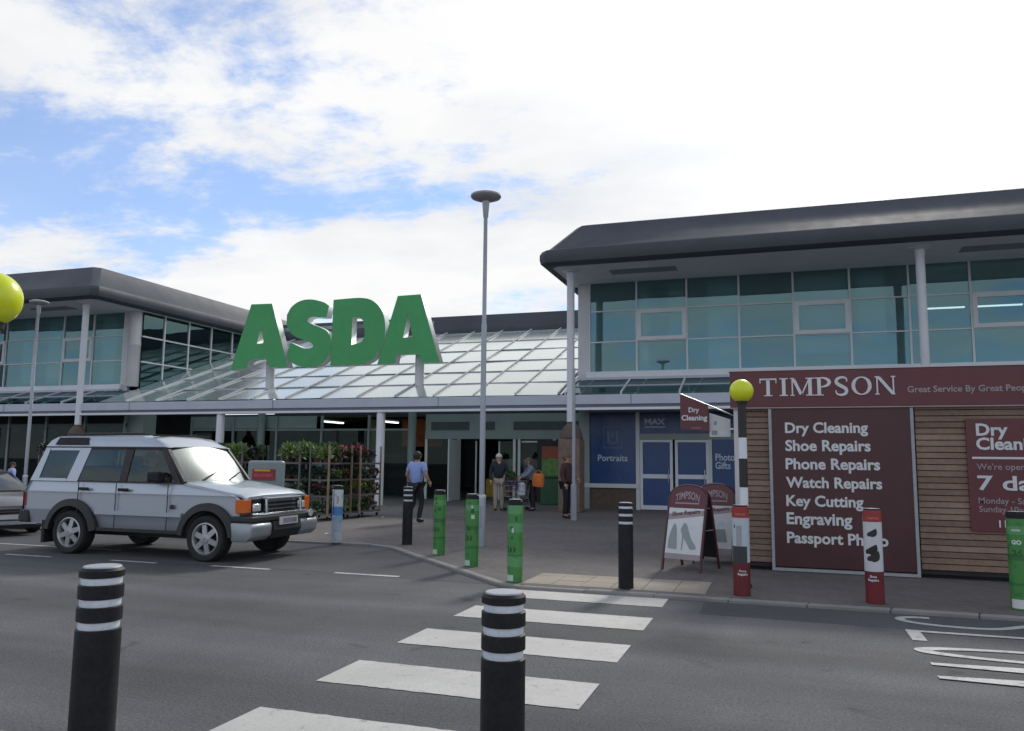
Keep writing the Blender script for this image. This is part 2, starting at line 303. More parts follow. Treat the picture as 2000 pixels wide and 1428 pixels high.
def thing(name, label, cat, loc=(0,0,0), rz=0, group=None, local=False):
    o = bpy.data.objects.new(name, None); col.objects.link(o); o.location = loc; o.rotation_euler = (0, 0, rz); o.empty_display_size = .2
    ORG[o] = (0,0,0) if local else tuple(loc)
    return tag(o, label, cat, group)
def struct(o): o['kind'] = 'structure'; return o
def dup(root, loc, rz=0, label=None, group=None):
    r = root.copy(); col.objects.link(r); r.location = loc; r.rotation_euler = (0, 0, rz)
    if label: r['label'] = label
    if group: r['group'] = group
    for ch in root.children:
        c = ch.copy(); col.objects.link(c); c.parent = r
        for g in ch.children:
            d = g.copy(); col.objects.link(d); d.parent = c
    return r
def shared(name, me, parent, loc=(0,0,0), rot=(0,0,0), sc=None):
    o = link(name, me, parent); pz = ORG.get(parent, (0,0,0)); o.location = (loc[0]-pz[0], loc[1]-pz[1], loc[2]-pz[2]); o.rotation_euler = rot
    if sc: o.scale = sc
    return o
def text_mesh(s, width=None, height=None, bold=0.0, ext=.004, align='LEFT', spacing=1.0):
    """lettering in the x/y plane, scaled to width and/or cap height"""
    cu = bpy.data.curves.new('t', 'FONT'); cu.body = s; cu.size = 1.0; cu.offset = bold; cu.extrude = .02; cu.resolution_u = 3; cu.align_x = align; cu.space_character = spacing; cu.space_line = .85
    ob = bpy.data.objects.new('t', cu); col.objects.link(ob); dg = bpy.context.evaluated_depsgraph_get()
    me = bpy.data.meshes.new_from_object(ob.evaluated_get(dg)); bpy.data.objects.remove(ob); bpy.data.curves.remove(cu)
    xs = [v.co.x for v in me.vertices]; ys = [v.co.y for v in me.vertices]
    sy = (height/(max(ys)-min(ys))) if height else None; sx = (width/(max(xs)-min(xs))) if width else None
    sx = sx or sy; sy = sy or sx; x0 = min(xs) if align == 'LEFT' else (max(xs)+min(xs))/2; y0 = min(ys)
    for v in me.vertices: v.co = ((v.co.x-x0)*sx, (v.co.y-y0)*sy, v.co.z/.02*ext)
    return me
def text(s, loc, m, parent, name='lettering', xf=None, **kw):
    """text facing -Y with its lower left corner at loc"""
    me = text_mesh(s, **kw); o = ORG.get(parent, (0,0,0))
    f = xf or (lambda x, y, z: (loc[0]+x, loc[1]-z, loc[2]+y))
    for v in me.vertices:
        p = f(*v.co); v.co = (p[0]-o[0], p[1]-o[1], p[2]-o[2])
    me.name = name; me.materials.clear(); me.materials.append(M[m]); return link(name, me, parent)

# ------------------------------------------------------------------ ground, road, pavement
PZ = 0.045
g = MB(); g.quad((-700,-500,-.012), (700,-500,-.012), (700,900,-.012), (-700,900,-.012)); struct(g.build('ground', 'ground'))
mat('asphaltdark', (.072, .073, .078), .85, var=.2, vscale=.6, bump=.8, bscale=70, var2=.35, v2scale=42)
g = MB(); road = struct(MB().add([(-60,-6,0),(60,-6,0),(60,16,0),(-60,16,0)], [(0,1,2,3)]).build('road', 'asphalt'))
EDGE = [(60,10.15), (-3.3,10.15), (-3.62,10.30), (-7.0,13.72), (-7.5,13.93), (-60,14.0)]     # front line of the kerb
K = .13
INN = [(60,10.15+K), (-3.25,10.15+K), (-3.52,10.30+K*.8), (-6.93,13.72+K), (-7.5,13.93+K), (-60,14.0+K)]
pav = MB(); top = INN+[(-60,60), (60,60)]
pav.prism(top, -.01, PZ, 'z'); pavement = struct(pav.build('pavement', 'paving'))
near = MB(); near.prism([(60,3.66), (-60,3.66), (-60,-30), (60,-30)], -.01, PZ, 'z'); near_pav = struct(near.build('near_pavement', 'paving'))
kerb = struct(MB().box(-60,-59.9,14.0,14.0+K,-.01,PZ+.001).build('kerb', 'kerb'))
def kerb_run(a, b, ai, bi, maxn=60):
    a, b, ai, bi = Vector((*a,0)), Vector((*b,0)), Vector((*ai,0)), Vector((*bi,0)); L = (b-a).length; n = max(1, min(maxn, round(L/.91)))
    for i in range(n):
        t0, t1 = i/n+.004/L, (i+1)/n-.004/L; h = PZ+rnd.uniform(-.003, .003)
        p = [a.lerp(b, t0), a.lerp(b, t1), ai.lerp(bi, t1), ai.lerp(bi, t0)]
        m = MB().hexa([(q.x, q.y, -.02) for q in p]+[(q.x, q.y, h) for q in p]); m.build('kerb_stone', 'kerb', kerb, bevel=.012, seg=1)
kerb_run((10,10.15), (-3.3,10.15), (10,10.15+K), (-3.25,10.15+K))
for i in range(1, 4): kerb_run(EDGE[i], EDGE[i+1], INN[i], INN[i+1])
kerb_run((-7.5,13.93), (-20,13.945), (-7.5,13.93+K), (-20,13.945+K))
kerb_run((3,3.79), (-14,3.79), (3,3.66), (-14,3.66))
# tactile slabs
for j in range(2):
    for i in range(6):
        x0 = -3.32+i*.4; y0 = 10.40+j*.4
        MB().box(x0+.004, x0+.396, y0+.004, y0+.396, PZ-.02, PZ+.006+rnd.uniform(-.0015,.002)).build('tactile_slab', 'tactile', pavement, bevel=.004, seg=1)
for i in range(6):
    x0 = -3.32+i*.4; MB().box(x0+.004, x0+.396, 11.204, 11.42, PZ-.02, PZ+.006).build('tactile_slab', 'tactile', pavement, bevel=.004, seg=1)
# darker resurfaced strip at the left, painted kiosk shade at the right
def road_patch_and_shade(P): MB().prism(P, -.004, .0022, 'z').build('road_patch_and_shade', 'asphaltdark', road)
road_patch_and_shade([(-3.75,10.42),(-7.04,13.68),(-7.5,13.92),(-30,13.93),(-30,10.62),(-8.5,10.66)])
road_patch_and_shade([(-.9,10.14),(30,10.14),(30,9.25),(4,9.2),(-.9,9.32)])  # kiosk's cast shadow put into the road colour as a dark strip
# painted markings (children of the road)
def rag(x0, x1, y0, y1, m='paint', name='zebra_stripe', step=.05):
    """painted strip with slightly worn, uneven edges"""
    bot, tp = [], []; n = max(2, int((x1-x0)/step))
    for i in range(n+1):
        x = x0+(x1-x0)*i/n; bot.append((x, y0+rnd.uniform(-.006,.006), .0045)); tp.append((x, y1+rnd.uniform(-.006,.006), .0045))
    mb = MB(); mb.add(bot+tp, [(i, i+1, n+2+i, n+1+i) for i in range(n)]); return mb.build(name, m, road)
for k in range(5): rag(-3.38, -1.34, 9.55-1.352*k, 10.22-1.352*k-(.03 if k == 0 else 0))
for x0, x1, y in [(-6.26,-5.21,10.58), (-8.4,-7.33,10.52), (-10.3,-9.38,10.45), (-12.5,-11.5,10.40), (-14.6,-13.6,10.38)]:
    rag(x0, x1, y-.05, y+.05, 'paintworn', 'lane_dash')
rag(-20, -11.2, 11.55, 11.63, 'paintworn', 'edge_line')
SZ = [.0045]
def stroke(pts, w, name='road_letter'):
    SZ[0] += .0007
    mb = MB(); n = len(pts); L, Rr = [], []
    for i, p in enumerate(pts):
        d = (Vector(pts[min(i+1,n-1)])-Vector(pts[max(i-1,0)])).normalized(); nn = Vector((-d.y, d.x)); ww = w[i] if isinstance(w, list) else w
        L.append((p[0]+nn.x*ww/2, p[1]+nn.y*ww/2, SZ[0])); Rr.append((p[0]-nn.x*ww/2, p[1]-nn.y*ww/2, SZ[0]))
    mb.add(L+Rr, [(i, i+1, n+i+1, n+i) for i in range(n-1)]); return mb.build(name, 'paintworn', road)
# the word SLOW, letters stretched along the road, their feet towards -X
bz = lambda P, n=14: [tuple((1-t)**3*P[0][k]+3*(1-t)**2*t*P[1][k]+3*(1-t)*t*t*P[2][k]+t**3*P[3][k] for k in (0,1)) for t in [i/n for i in range(n+1)]]
stroke(bz([(1.50,9.97),(1.02,10.02),(1.05,9.52),(1.85,9.53)])+bz([(1.95,9.54),(2.3,9.62),(2.3,9.95),(2.75,9.95)])+bz([(2.9,9.94),(3.5,9.9),(3.45,9.45),(2.95,9.5)]), .10)
stroke([(1.22,9.22),(1.22,8.70)], .13); stroke([(1.22,9.17),(3.3,9.17)], .09)
oo = [(2.25+1.08*math.cos(t)*(1 if True else 1), 8.27+.21*math.sin(t)) for t in [2*math.pi*i/40 for i in range(41)]]
stroke(oo, [.09+.05*abs(math.cos(2*math.pi*i/40))**4 for i in range(41)])
for a, b in [((1.16,7.74),(3.3,7.90)), ((1.16,7.74),(3.3,7.62)), ((1.14,7.28),(3.3,7.52)), ((1.14,7.28),(3.3,7.16))]: stroke([a, b], .085)

# ------------------------------------------------------------------ store wings
SF = 7.90
def roof_part(root, x0, x1, y0, y1, dz=0.0, matn=('roofdark','roofsunlit'), inset=1.0):
    prof = [(.36,7.95),(.34,7.865),(.14,7.862),(.03,7.95),(0,8.08),(0,8.24),(.06,8.36),(.20,8.42),(inset,9.36),(inset+.16,9.42)]
    rings = []
    for o, z in prof:
        a, b, c, d = x0+o, x1-o, y0+o, y1-o; ch = .22
        rings.append([(a+ch,c,z+dz),(b-ch,c,z+dz),(b,c+ch,z+dz),(b,d-ch,z+dz),(b-ch,d,z+dz),(a+ch,d,z+dz),(a,d-ch,z+dz),(a,c+ch,z+dz)])
    mb = MB(); mb.loft(rings, cap=True)
    # second material is a sunlit copy of the roof tone; no face uses it
    r = mb.build('roof', list(matn), root, smooth=28); return r
def rows_panes(root, pts0, pts1, zs, matn, nrm, tilt=.0035, name='pane'): pass
ZR = [4.73, 5.78, 6.87, 7.90]
def front_glazing(root, xs, Y, opens, gm):
    # frame members
    for x in xs: MB().box(x-.03, x+.03, Y-.05, Y+.06, ZR[0], ZR[-1]).build('mullion', 'frame', root)
    for z in ZR[1:3]: MB().box(xs[0], xs[-1], Y-.035, Y+.05, z-.022, z+.022).build('transom', 'frame', root)
    MB().box(xs[0]-.1, xs[-1]+.1, Y-.20, Y+.10, 4.50, ZR[0]).build('sill_band', 'white', root)
    MB().box(xs[0]-.1, xs[-1]+.1, Y-.27, Y-.16, 4.44, 4.53).build('sill_lip', 'beam', root)
    for i in range(len(xs)-1):
        for j in range(3):
            a, b, z0, z1 = xs[i]+.03, xs[i+1]-.03, ZR[j]+.012, ZR[j+1]-.012
            t1, t2 = rnd.gauss(0, .004), rnd.gauss(0, .004)
            if i in opens and j == 1:
                f = MB(); w = .13
                f.box(a, b, Y-.085, Y-.02, z0, z0+w).box(a, b, Y-.085, Y-.02, z1-w, z1).box(a, a+w, Y-.085, Y-.02, z0+w, z1-w).box(b-w, b, Y-.085, Y-.02, z0+w, z1-w)
                ob = f.build('opening_window', 'frame', root)
                MB().quad((a+w, Y-.05, z0+w), (b-w, Y-.05, z0+w), (b-w, Y-.05+t1, z1-w), (a+w, Y-.05+t1, z1-w)).build('pane', gm, ob)
            else:
                MB().quad((a, Y-t1-t2, z0), (b, Y-t1+t2, z0), (b, Y+t1+t2, z1), (a, Y+t1-t2, z1)).build('pane', gm, root)
def interior(root, x0, x1, y0, y1, z0, z1, side=None):
    m = MB(); m.mi(0).quad((x0,y0,z0),(x1,y0,z0),(x1,y1,z0),(x0,y1,z0)).mi(1).quad((x0,y0,z1),(x1,y0,z1),(x1,y1,z1),(x0,y1,z1)).mi(2).quad((x0,y1,z0),(x1,y1,z0),(x1,y1,z1),(x0,y1,z1))
    for s in (x0, x1):
        if s != side: m.quad((s,y0,z0),(s,y1,z0),(s,y1,z1),(s,y0,z1))
    return m.build('room', ['infloor','inceil','inwall'], root)
YW = 27.2
rw = thing('store_wing', 'dark-roofed two-storey glazed wing with teal windows behind the maroon kiosk', 'building', (4.5, YW, 0))
XR = [-6.23]+[-4.57+1.706*k for k in range(0, 11)]
front_glazing(rw, XR, YW, (1, 4, 7, 10), 'facadeglass')
interior(rw, -6.3, XR[-1], YW+.08, 33, 4.72, 7.88)
for x in (-5.75, 3.55, 9.5): MB().box(x-.17, x+.17, 27.7, 28.0, 4.72, 7.88).build('inner_column', 'dkwall', rw)
for x0, x1, z0 in [(-4.5,-4.2,4.75),(-2.2,-1.2,4.75),(.6,2.2,5.2),(2.5,3.3,5.6),(-3.5,-2.95,5.8)]:
    MB().box(x0, x1, 27.5, 27.52, z0, 7.8).build('blind', 'blind', rw)
mat('tube', (.9, .95, .95), .5, var=0, emit=2.2)
for x in (4.4, 6.0): MB().box(x, x+1.3, 28.2, 28.3, 6.62, 6.66).build('ceiling_tube', 'tube', rw)
MB().box(-6.64, -6.25, YW-.06, YW+.36, 4.42, SF).build('corner_pier', 'pier', rw, bevel=.02)
MB().box(-6.60, -6.27, YW+.36, 37.5, 3.4, SF).build('side_wall', 'pier', rw)
roof_part(rw, -7.2, 18.0, 24.0, 48)
so_ = MB(); so_.box(-6.88, 17.7, 24.33, YW+.4, SF-.02, SF+.06); so_.build('soffit', 'soffit', rw)
for x in (-5.1, 5.2): MB().box(x-.05, x+2.1, 25.3, 25.9, SF-.04, SF-.021).build('soffit_vent', 'vent', rw)
def column(root, x, y, z0, z1, r=.125, pier=True):
    MB().lathe([(r,z0),(r,z1-.25),(r*1.15,z1-.22),(r*1.15,z1-.08),(r*2.4,z1-.04),(r*2.4,z1)], (x,y,0), 20).build('column', 'white', root, smooth=40)
CY = 25.0
column(rw, -6.36, CY, 2.9, SF-.02); column(rw, 3.98, CY, 0, SF-.02); column(rw, 14.3, CY, 0, SF-.02)

lw = thing('store_wing', 'glazed store wing at the left with a pale sunlit roof edge along its courtyard side', 'building', (-36, YW, 0))
XL = [-26.85-1.706*k for k in range(0, 11)][::-1]
front_glazing(lw, XL, YW, (8, 5, 2), 'facadeglass')
XS = -25.98
YS = [27.3, 28.56, 30.11, 31.66, 33.21, 34.76, 36.3]
for y in YS[1:]: MB().box(XS-.05, XS+.05, y-.035, y+.035, 4.55, SF).build('mullion', 'frame', lw)
for z in (5.71, 6.81): MB().box(XS-.04, XS+.045, YS[0], YS[-1], z-.032, z+.032).build('transom', 'frame', lw)
zz = [4.55, 5.71, 6.81, SF]
for i in range(len(YS)-1):
    for j in range(3):
        t = rnd.gauss(0, .004); a, b, z0, z1 = YS[i]+.03, YS[i+1]-.03, zz[j]+.01, zz[j+1]-.01
        MB().quad((XS-t,a,z0),(XS-t,b,z0),(XS+t,b,z1),(XS+t,a,z1)).build('pane', 'sideglass', lw)
interior(lw, XL[0], XS-.08, YW+.08, 37, 4.72, 7.88, side=XS-.08)
for x, y in ((-28, 31), (-31, 29), (-34.2, 29)): MB().box(x-.17, x+.17, y, y+.3, 4.72, 7.88).build('inner_column', 'dkwall', lw)
for x0, x1 in ((-28.4,-27.6),(-31.5,-30.6),(-33,-32.2)): MB().box(x0, x1, 27.5, 27.52, 4.9, 7.8).build('blind', 'blind', lw)
MB().lathe([(.24,4.62),(.26,4.66),(.26,6.4),(.275,6.42),(.275,6.46),(.26,6.48),(.26,SF)], (-26.30,YW+.02,0), 20).build('corner_pier', 'pier', lw, smooth=40)
MB().box(-26.85,-26.5, YW-.04, YW+.1, 4.42, SF).build('corner_panel', 'pier', lw)
roof_part(lw, -46, -25.35, 24.0, 48)
MB().box(-45.7, -25.69, 24.33, YW+.4, SF-.02, SF+.06).build('soffit', 'soffit', lw)
MB().box(-26.4, -25.69, YW+.4, 38, SF-.02, SF+.06).build('side_soffit', 'soffit', lw)
MB().box(-30.2, -28.2, 25.3, 25.9, SF-.04, SF-.021).build('soffit_vent', 'vent', lw)
column(lw, -26.76, CY, 2.9, SF-.02); column(lw, -36.5, CY, 0, SF-.02)
# ground floor of the left wing: framed dark shop glazing
for k in range(9):
    x = -26.5-2.2*k; MB().box(x-.05, x+.05, YW-.05, YW+.05, .06, 3.5).build('shopfront_post', 'header', lw)
    MB().quad((x-2.15,YW,.3),(x-.05,YW,.3),(x-.05,YW+.004,2.9),(x-2.15,YW+.004,2.9)).build('shop_pane', 'shopglass', lw)
MB().box(-46, -26.45, YW-.04, YW+.04, 2.9, 3.05).build('shopfront_rail', 'headerdark', lw)
MB().box(-46, -26.45, YW-.02, YW+.06, .06, .3).build('shopfront_plinth', 'brickdark', lw)
MB().box(-26.6, -25.7, YW+.15, YW+.9, .06, 3.5).build('ground_pier', 'header', lw)
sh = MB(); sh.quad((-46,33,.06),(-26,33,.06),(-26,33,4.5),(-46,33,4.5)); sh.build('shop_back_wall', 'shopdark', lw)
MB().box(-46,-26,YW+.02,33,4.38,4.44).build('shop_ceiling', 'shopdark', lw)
MB().box(-46.2,-45.9,YW-.05,48,PZ,7.9).build('end_wall', 'brick', lw)
# ------------------------------------------------------------------ back block and entrance canopy
bb = thing('store_block', 'dark grey roof block closing the courtyard behind the green letters', 'building', (-16.3, 38, 0))
rings = []
for o, z in [(.3,7.72),(.06,7.76),(0,7.86),(0,8.15),(.05,8.25),(.6,8.98),(.8,9.02)]:
    rings.append([(-26.3,36.9+o,z),(-6.3,36.9+o,z),(-6.3,50,z),(-26.3,50,z)])
MB().loft(rings).build('roof', 'roofdark', bb, smooth=28)
MB().box(-26.2,-6.3,37.4,37.7,3.5,7.8).build('wall', 'dkwall', bb)
MB().box(-26.2,-6.5,30.8,37.4,3.52,3.6).build('lower_roof', 'dkwall', bb)
cn = thing('entrance_canopy', 'long grey beam canopy with sloping glass roof over the store entrance', 'canopy', (-16, 25.1, 0))
MB().box(-46, 16, 24.98, 25.22, 3.46, 3.77).build('fascia_beam', 'beam', cn, bevel=.015)
MB().box(-46, 16, 25.03, 25.18, 3.36, 3.458).build('beam_recess', 'beamdark', cn)
MB().box(-46, 16, 24.94, 25.20, 3.275, 3.358).build('lower_lip', 'white', cn, bevel=.012)
for x in [-44+6.6*k for k in range(10)]: MB().box(x-.012, x+.012, 24.974, 24.979, 3.46, 3.77).build('beam_joint', 'beamdark', cn)
S_ = .36; gz_ = lambda y: 3.80+S_*(y-25.1)
rows = [25.1, 26.7, 28.4, 30.15, 32.2, 34.1, 36.3]
raf = [-6.82-1.48*k for k in range(13)]
for x in raf: MB().bar((x,25.15,gz_(25.15)+.03), (x,36.6,gz_(36.6)+.03), .045, .06).build('rafter', 'pier', cn)
for y in rows[1:]: MB().box(-25.95, -6.66, y-.018, y+.018, gz_(y)-.005, gz_(y)+.03).build('glazing_bar', 'steelpost', cn)
ex = [-6.66]+raf+[-25.95]
for i in range(len(ex)-1):
    for j in range(len(rows)-1):
        a, b, y0, y1 = ex[i+1]+.03, ex[i]-.03, rows[j]+.02, rows[j+1]-.02
        if b-a < .05: continue
        t, u = rnd.gauss(0, .006), rnd.gauss(0, .005)
        MB().quad((a,y0,gz_(y0)-t-u),(b,y0,gz_(y0)-t+u),(b,y1,gz_(y1)+t+u),(a,y1,gz_(y1)+t-u)).build('pane', 'canopyglass', cn)
# narrow glass strip and brackets in front of both wings
for x0, x1, n in ((-6.6, 15.5, 12), (-45.5, -26.0, 10)):
    w = (x1-x0)/n
    for k in range(n):
        a, b = x0+w*k, x0+w*(k+1)
        MB().quad((a+.03,25.25,3.85),(b-.03,25.25,3.85),(b-.03,26.95,4.44),(a+.03,26.95,4.44)).build('pane', 'stripglass', cn)
        MB().bar((a,25.2,3.83),(a,27.0,4.47), .05, .09).build('rafter', 'white', cn)
        MB().bar((a+.3,25.25,3.62),(a+.55,26.9,4.40), .05, .05).build('bracket', 'frame', cn)
    MB().box(x0, x1, 26.05, 26.09, 4.10, 4.17).build('glazing_bar', 'steelpost', cn)
    MB().box(x0, x1, 25.2, 27.15, 3.50, 3.56).build('canopy_soffit', 'header', cn)
for x in (-19.97, -13.23): MB().lathe([(.15,.06),(.15,3.3)], (x,25.12,0), 18).build('column', 'white', cn, smooth=40)
for x in (-29.3, -21.89, -14.5): MB().lathe([(.17,.06),(.17,3.6)], (x,30.3,0), 16).build('inner_column', 'header', cn, smooth=40)
# giant green letters
LET = {
'A1': [[(-19.55,7.64),(-18.6,7.62),(-17.76,5.1),(-18.57,5.13),(-18.79,5.49),(-19.53,5.45),(-19.63,5.11),(-20.38,5.05)],[(-19.06,6.72),(-18.88,6.08),(-19.21,6.06)]],
'S': [[(-16.05,7.4),(-16.32,7.56),(-16.84,7.69),(-17.32,7.66),(-17.7,7.45),(-17.9,7.14),(-17.9,6.77),(-17.72,6.46),(-17.41,6.24),(-16.98,6.09),(-16.71,5.97),(-16.69,5.85),(-16.89,5.78),(-17.15,5.83),(-17.39,5.93),(-17.67,6.05),(-17.81,5.7),(-17.78,5.47),(-17.57,5.26),(-17.25,5.13),(-16.86,5.08),(-16.47,5.13),(-16.17,5.29),(-15.98,5.55),(-15.91,5.91),(-15.95,6.23),(-16.12,6.44),(-16.43,6.6),(-16.8,6.74),(-16.99,6.85),(-16.94,6.97),(-16.74,7.01),(-16.45,6.98),(-16.15,6.97)]],
'D': [[(-15.87,7.62),(-15.15,7.64),(-14.68,7.63),(-14.29,7.54),(-13.95,7.29),(-13.74,6.94),(-13.66,6.53),(-13.68,6.09),(-13.8,5.7),(-14.03,5.4),(-14.32,5.21),(-14.71,5.12),(-15.91,5.12)],[(-15.04,6.91),(-14.75,6.9),(-14.57,6.75),(-14.5,6.35),(-14.52,6.13),(-14.64,5.95),(-15.05,5.86)]],
'A2': [[(-13.18,7.62),(-12.25,7.63),(-11.46,5.13),(-12.16,5.12),(-12.29,5.46),(-13.17,5.46),(-13.23,5.12),(-13.94,5.12)],[(-12.75,6.97),(-12.54,6.07),(-12.92,6.05)]]}
def smooth_poly(P, sharp=32, n=4):
    out = []; N_ = len(P)
    def is_sharp(i):
        a = Vector(P[i])-Vector(P[i-1]); b = Vector(P[(i+1) % N_])-Vector(P[i]); return a.angle(b) > R_(sharp)
    sh_ = [is_sharp(i) for i in range(N_)]
    for i in range(N_):
        p0, p1, p2, p3 = (Vector(P[(i+k) % N_]) for k in (-1, 0, 1, 2)); out.append(tuple(p1))
        if (p2-p1).length > .75 or (sh_[i] and sh_[(i+1) % N_]): continue
        if sh_[i]: p0 = p1-(p2-p1)
        if sh_[(i+1) % N_]: p3 = p2+(p2-p1)
        for k in range(1, n):
            t = k/n; out.append(tuple(.5*((2*p1)+(p2-p0)*t+(2*p0-5*p1+4*p2-p3)*t*t+(3*p1-p0-3*p2+p3)*t**3)))
    return out
def fill_shape(polys, y0, y1, name, mats, parent, xz=True):
    """extruded flat shape with holes, front face material 0, sides material 1"""
    cu = bpy.data.curves.new('c', 'CURVE'); cu.dimensions = '2D'; cu.fill_mode = 'BOTH'; cu.extrude = abs(y1-y0)/2
    for P in polys:
        sp = cu.splines.new('POLY'); sp.points.add(len(P)-1); sp.use_cyclic_u = True
        for q, p in zip(sp.points, P): q.co = (p[0], p[1], 0, 1)
    ob = bpy.data.objects.new('c', cu); col.objects.link(ob); dg = bpy.context.evaluated_depsgraph_get()
    me = bpy.data.meshes.new_from_object(ob.evaluated_get(dg)); bpy.data.objects.remove(ob); bpy.data.curves.remove(cu)
    o = ORG.get(parent, (0,0,0)); me.materials.clear()
    for m in mats: me.materials.append(M[m])
    for p in me.polygons: p.material_index = 0 if abs(p.normal.z) > .8 else len(mats)-1
    ym = (y0+y1)/2
    for v in me.vertices: v.co = (v.co.x-o[0], ym-v.co.z-o[1], v.co.y-o[2])
    me.update(); me.name = name; return link(name, me, parent)
sg = thing('letter_sign', 'giant green ASDA letters with white sides standing above the glass canopy', 'sign', (-16, 26.4, 3.8))
for k, P in LET.items():
    pp = [smooth_poly(q, sharp=30 if k in 'SD' else 5) for q in P]
    fill_shape(pp, 26.06, 26.42, 'letter', ['green', 'letterside'], sg)
    fill_shape(pp, 26.051, 26.059, 'letter_face', ['green', 'green'], sg)
for x in (-19.02, -12.55):
    m = MB(); m.tube([(x,26.75,4.25),(x,26.75,5.7)], .17, 14).bar((x,26.75,5.6),(x,26.5,5.75), .2); m.build('post', 'pier', sg, smooth=40)
    MB().bar((x,26.7,4.3),(x+.4,25.3,3.75), .16, .16).build('strut', 'steelpost', sg)
MB().box(-19.6,-12.0,26.56,26.70,5.62,5.78).build('rail', 'steelpost', sg)
MB().box(-19.6,-12.0,26.56,26.70,6.6,6.72).build('rail', 'steelpost', sg)
# ------------------------------------------------------------------ entrance shopfront under the canopy
ef = thing('store_entrance', 'recessed glass entrance of the store under the canopy with pale header', 'shopfront', (-14, 30.5, PZ))
MB().box(-13.95, -6.6, 30.4, 30.75, 2.50, 2.78).build('header_rail', 'header', ef)
MB().box(-13.95, -6.6, 30.45, 30.75, 2.78, 3.52).build('header_panel', 'header', ef)
for x0, x1 in ((-13.7,-12.0),(-11.5,-10.9),(-10.1,-6.9)): MB().box(x0, x1, 30.43, 30.46, 2.86, 3.2).build('header_light_box', 'headerdark', ef)
for x in (-13.9, -12.85, -12.45, -10.05, -9.85, -8.4, -6.75): MB().box(x-.055, x+.055, 30.42, 30.54, PZ, 2.5).build('door_post', 'frame', ef)
for a, b in ((-13.85,-12.9),(-9.8,-8.45),(-8.35,-6.8)): MB().quad((a,30.48,PZ+.05),(b,30.48,PZ+.05),(b,30.485,2.5),(a,30.485,2.5)).build('pane', 'shopglass', ef)
MB().box(-12.40,-12.34,29.2,30.4,PZ,2.45).build('door_leaf_edge', 'frame', ef)
MB().quad((-12.37,29.25,PZ+.08),(-12.37,30.4,PZ+.08),(-12.37,30.4,2.4),(-12.37,29.25,2.4)).build('pane', 'shopglass', ef)
MB().box(-9.75,-6.9,30.41,30.44,2.36,2.42).build('reflection_strip', 'signwhite', ef)  # reflected light at the door top, made as a pale bar
for x in (-11.75, -10.75): # half-open sliding leaves
    d = MB().box(x-.03,x+.03,30.60,30.65,PZ,2.42).build('sliding_door_stile', 'frame', ef)
for a, b in ((-12.35,-11.78),(-10.72,-10.12)): MB().quad((a,30.62,PZ+.05),(b,30.62,PZ+.05),(b,30.625,2.42),(a,30.625,2.42)).build('pane', 'shopglass', ef)
xs = [-25.8, -23.5, -21.2, -18.9, -16.6, -14.6]
for i, x in enumerate(xs): MB().box(x-.045, x+.045, 30.42, 30.54, PZ, 3.5).build('shopfront_post', 'header', ef)
for i in range(5):
    MB().quad((xs[i]+.05,30.48,PZ+.1),(xs[i+1]-.05,30.48,PZ+.1),(xs[i+1]-.05,30.485,2.85),(xs[i]+.05,30.485,2.85)).build('pane', 'shopglass', ef)
    MB().box(xs[i], xs[i+1], 30.44, 30.52, 2.85, 2.93).build('shopfront_rail', 'header', ef)
MB().box(-25.8,-19.2,30.5,30.53,2.95,3.5).build('pale_blind', 'header', ef)
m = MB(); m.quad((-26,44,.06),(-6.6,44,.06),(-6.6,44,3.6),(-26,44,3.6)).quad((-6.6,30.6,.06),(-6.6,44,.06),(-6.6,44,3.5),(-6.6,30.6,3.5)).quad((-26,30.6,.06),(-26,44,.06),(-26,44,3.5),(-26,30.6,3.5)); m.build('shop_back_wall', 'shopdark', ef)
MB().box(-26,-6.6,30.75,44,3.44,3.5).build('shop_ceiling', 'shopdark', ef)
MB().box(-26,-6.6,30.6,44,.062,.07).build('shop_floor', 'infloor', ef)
for i, (x, y) in enumerate(((-24,34),(-21.5,33),(-19,34.5),(-16.8,33),(-11.2,36),(-9,34))):
    t = tag(MB().box(x-.9, x+.9, y, y+.5, .07, 1.9).box(x-1, x+1, y-.35, y, .07, .25).box(x-1, x+1, y-.3, y, .8, .84).box(x-1, x+1, y-.3, y, 1.3, 1.34).build('shop_shelf', 'dkwall'), 'dim shelving unit inside the store behind the glass front', 'shelf', 'shelves inside the store')
for x, y in ((-12.2,33.5),(-12.2,37),(-9.6,33.5),(-9.6,37),(-17.5,34),(-20.5,34),(-23.5,34)): tag(MB().box(x-.08, x+.08, y-.9, y+.9, 3.36, 3.42).build('added_strip_lamp', 'tube'), 'added strip lamp brightening the inside of the store', 'lamp', 'added strip lamps inside the store')  # lamps added to lift the dark store interior
for x, y, m, lab in ((-11.6,33.2,'signyellow','yellow display bin just inside the entrance doors'), (-10.4,34.0,'posterred','red display bin inside the entrance doors'), (-20.2,32.2,'bingreen','green display bin behind the shopfront glass'), (-17.6,32.4,'peach','orange display bin behind the shopfront glass')):
    dbn = thing('display_bin', lab, 'display', (x, y, .07)); MB().box(x-.55,x+.55,y-.35,y+.35,.07,.85).build('crate', m, dbn, bevel=.03); MB().box(x-.5,x+.5,y+.33,y+.36,.85,1.7).build('backboard', 'signwhite', dbn)
def flat_sign(name, x0, x1, y, z0, z1, m, label, cat, th=.03): return tag(MB().box(x0, x1, y, y+th, z0, z1).build(name, m), label, cat)
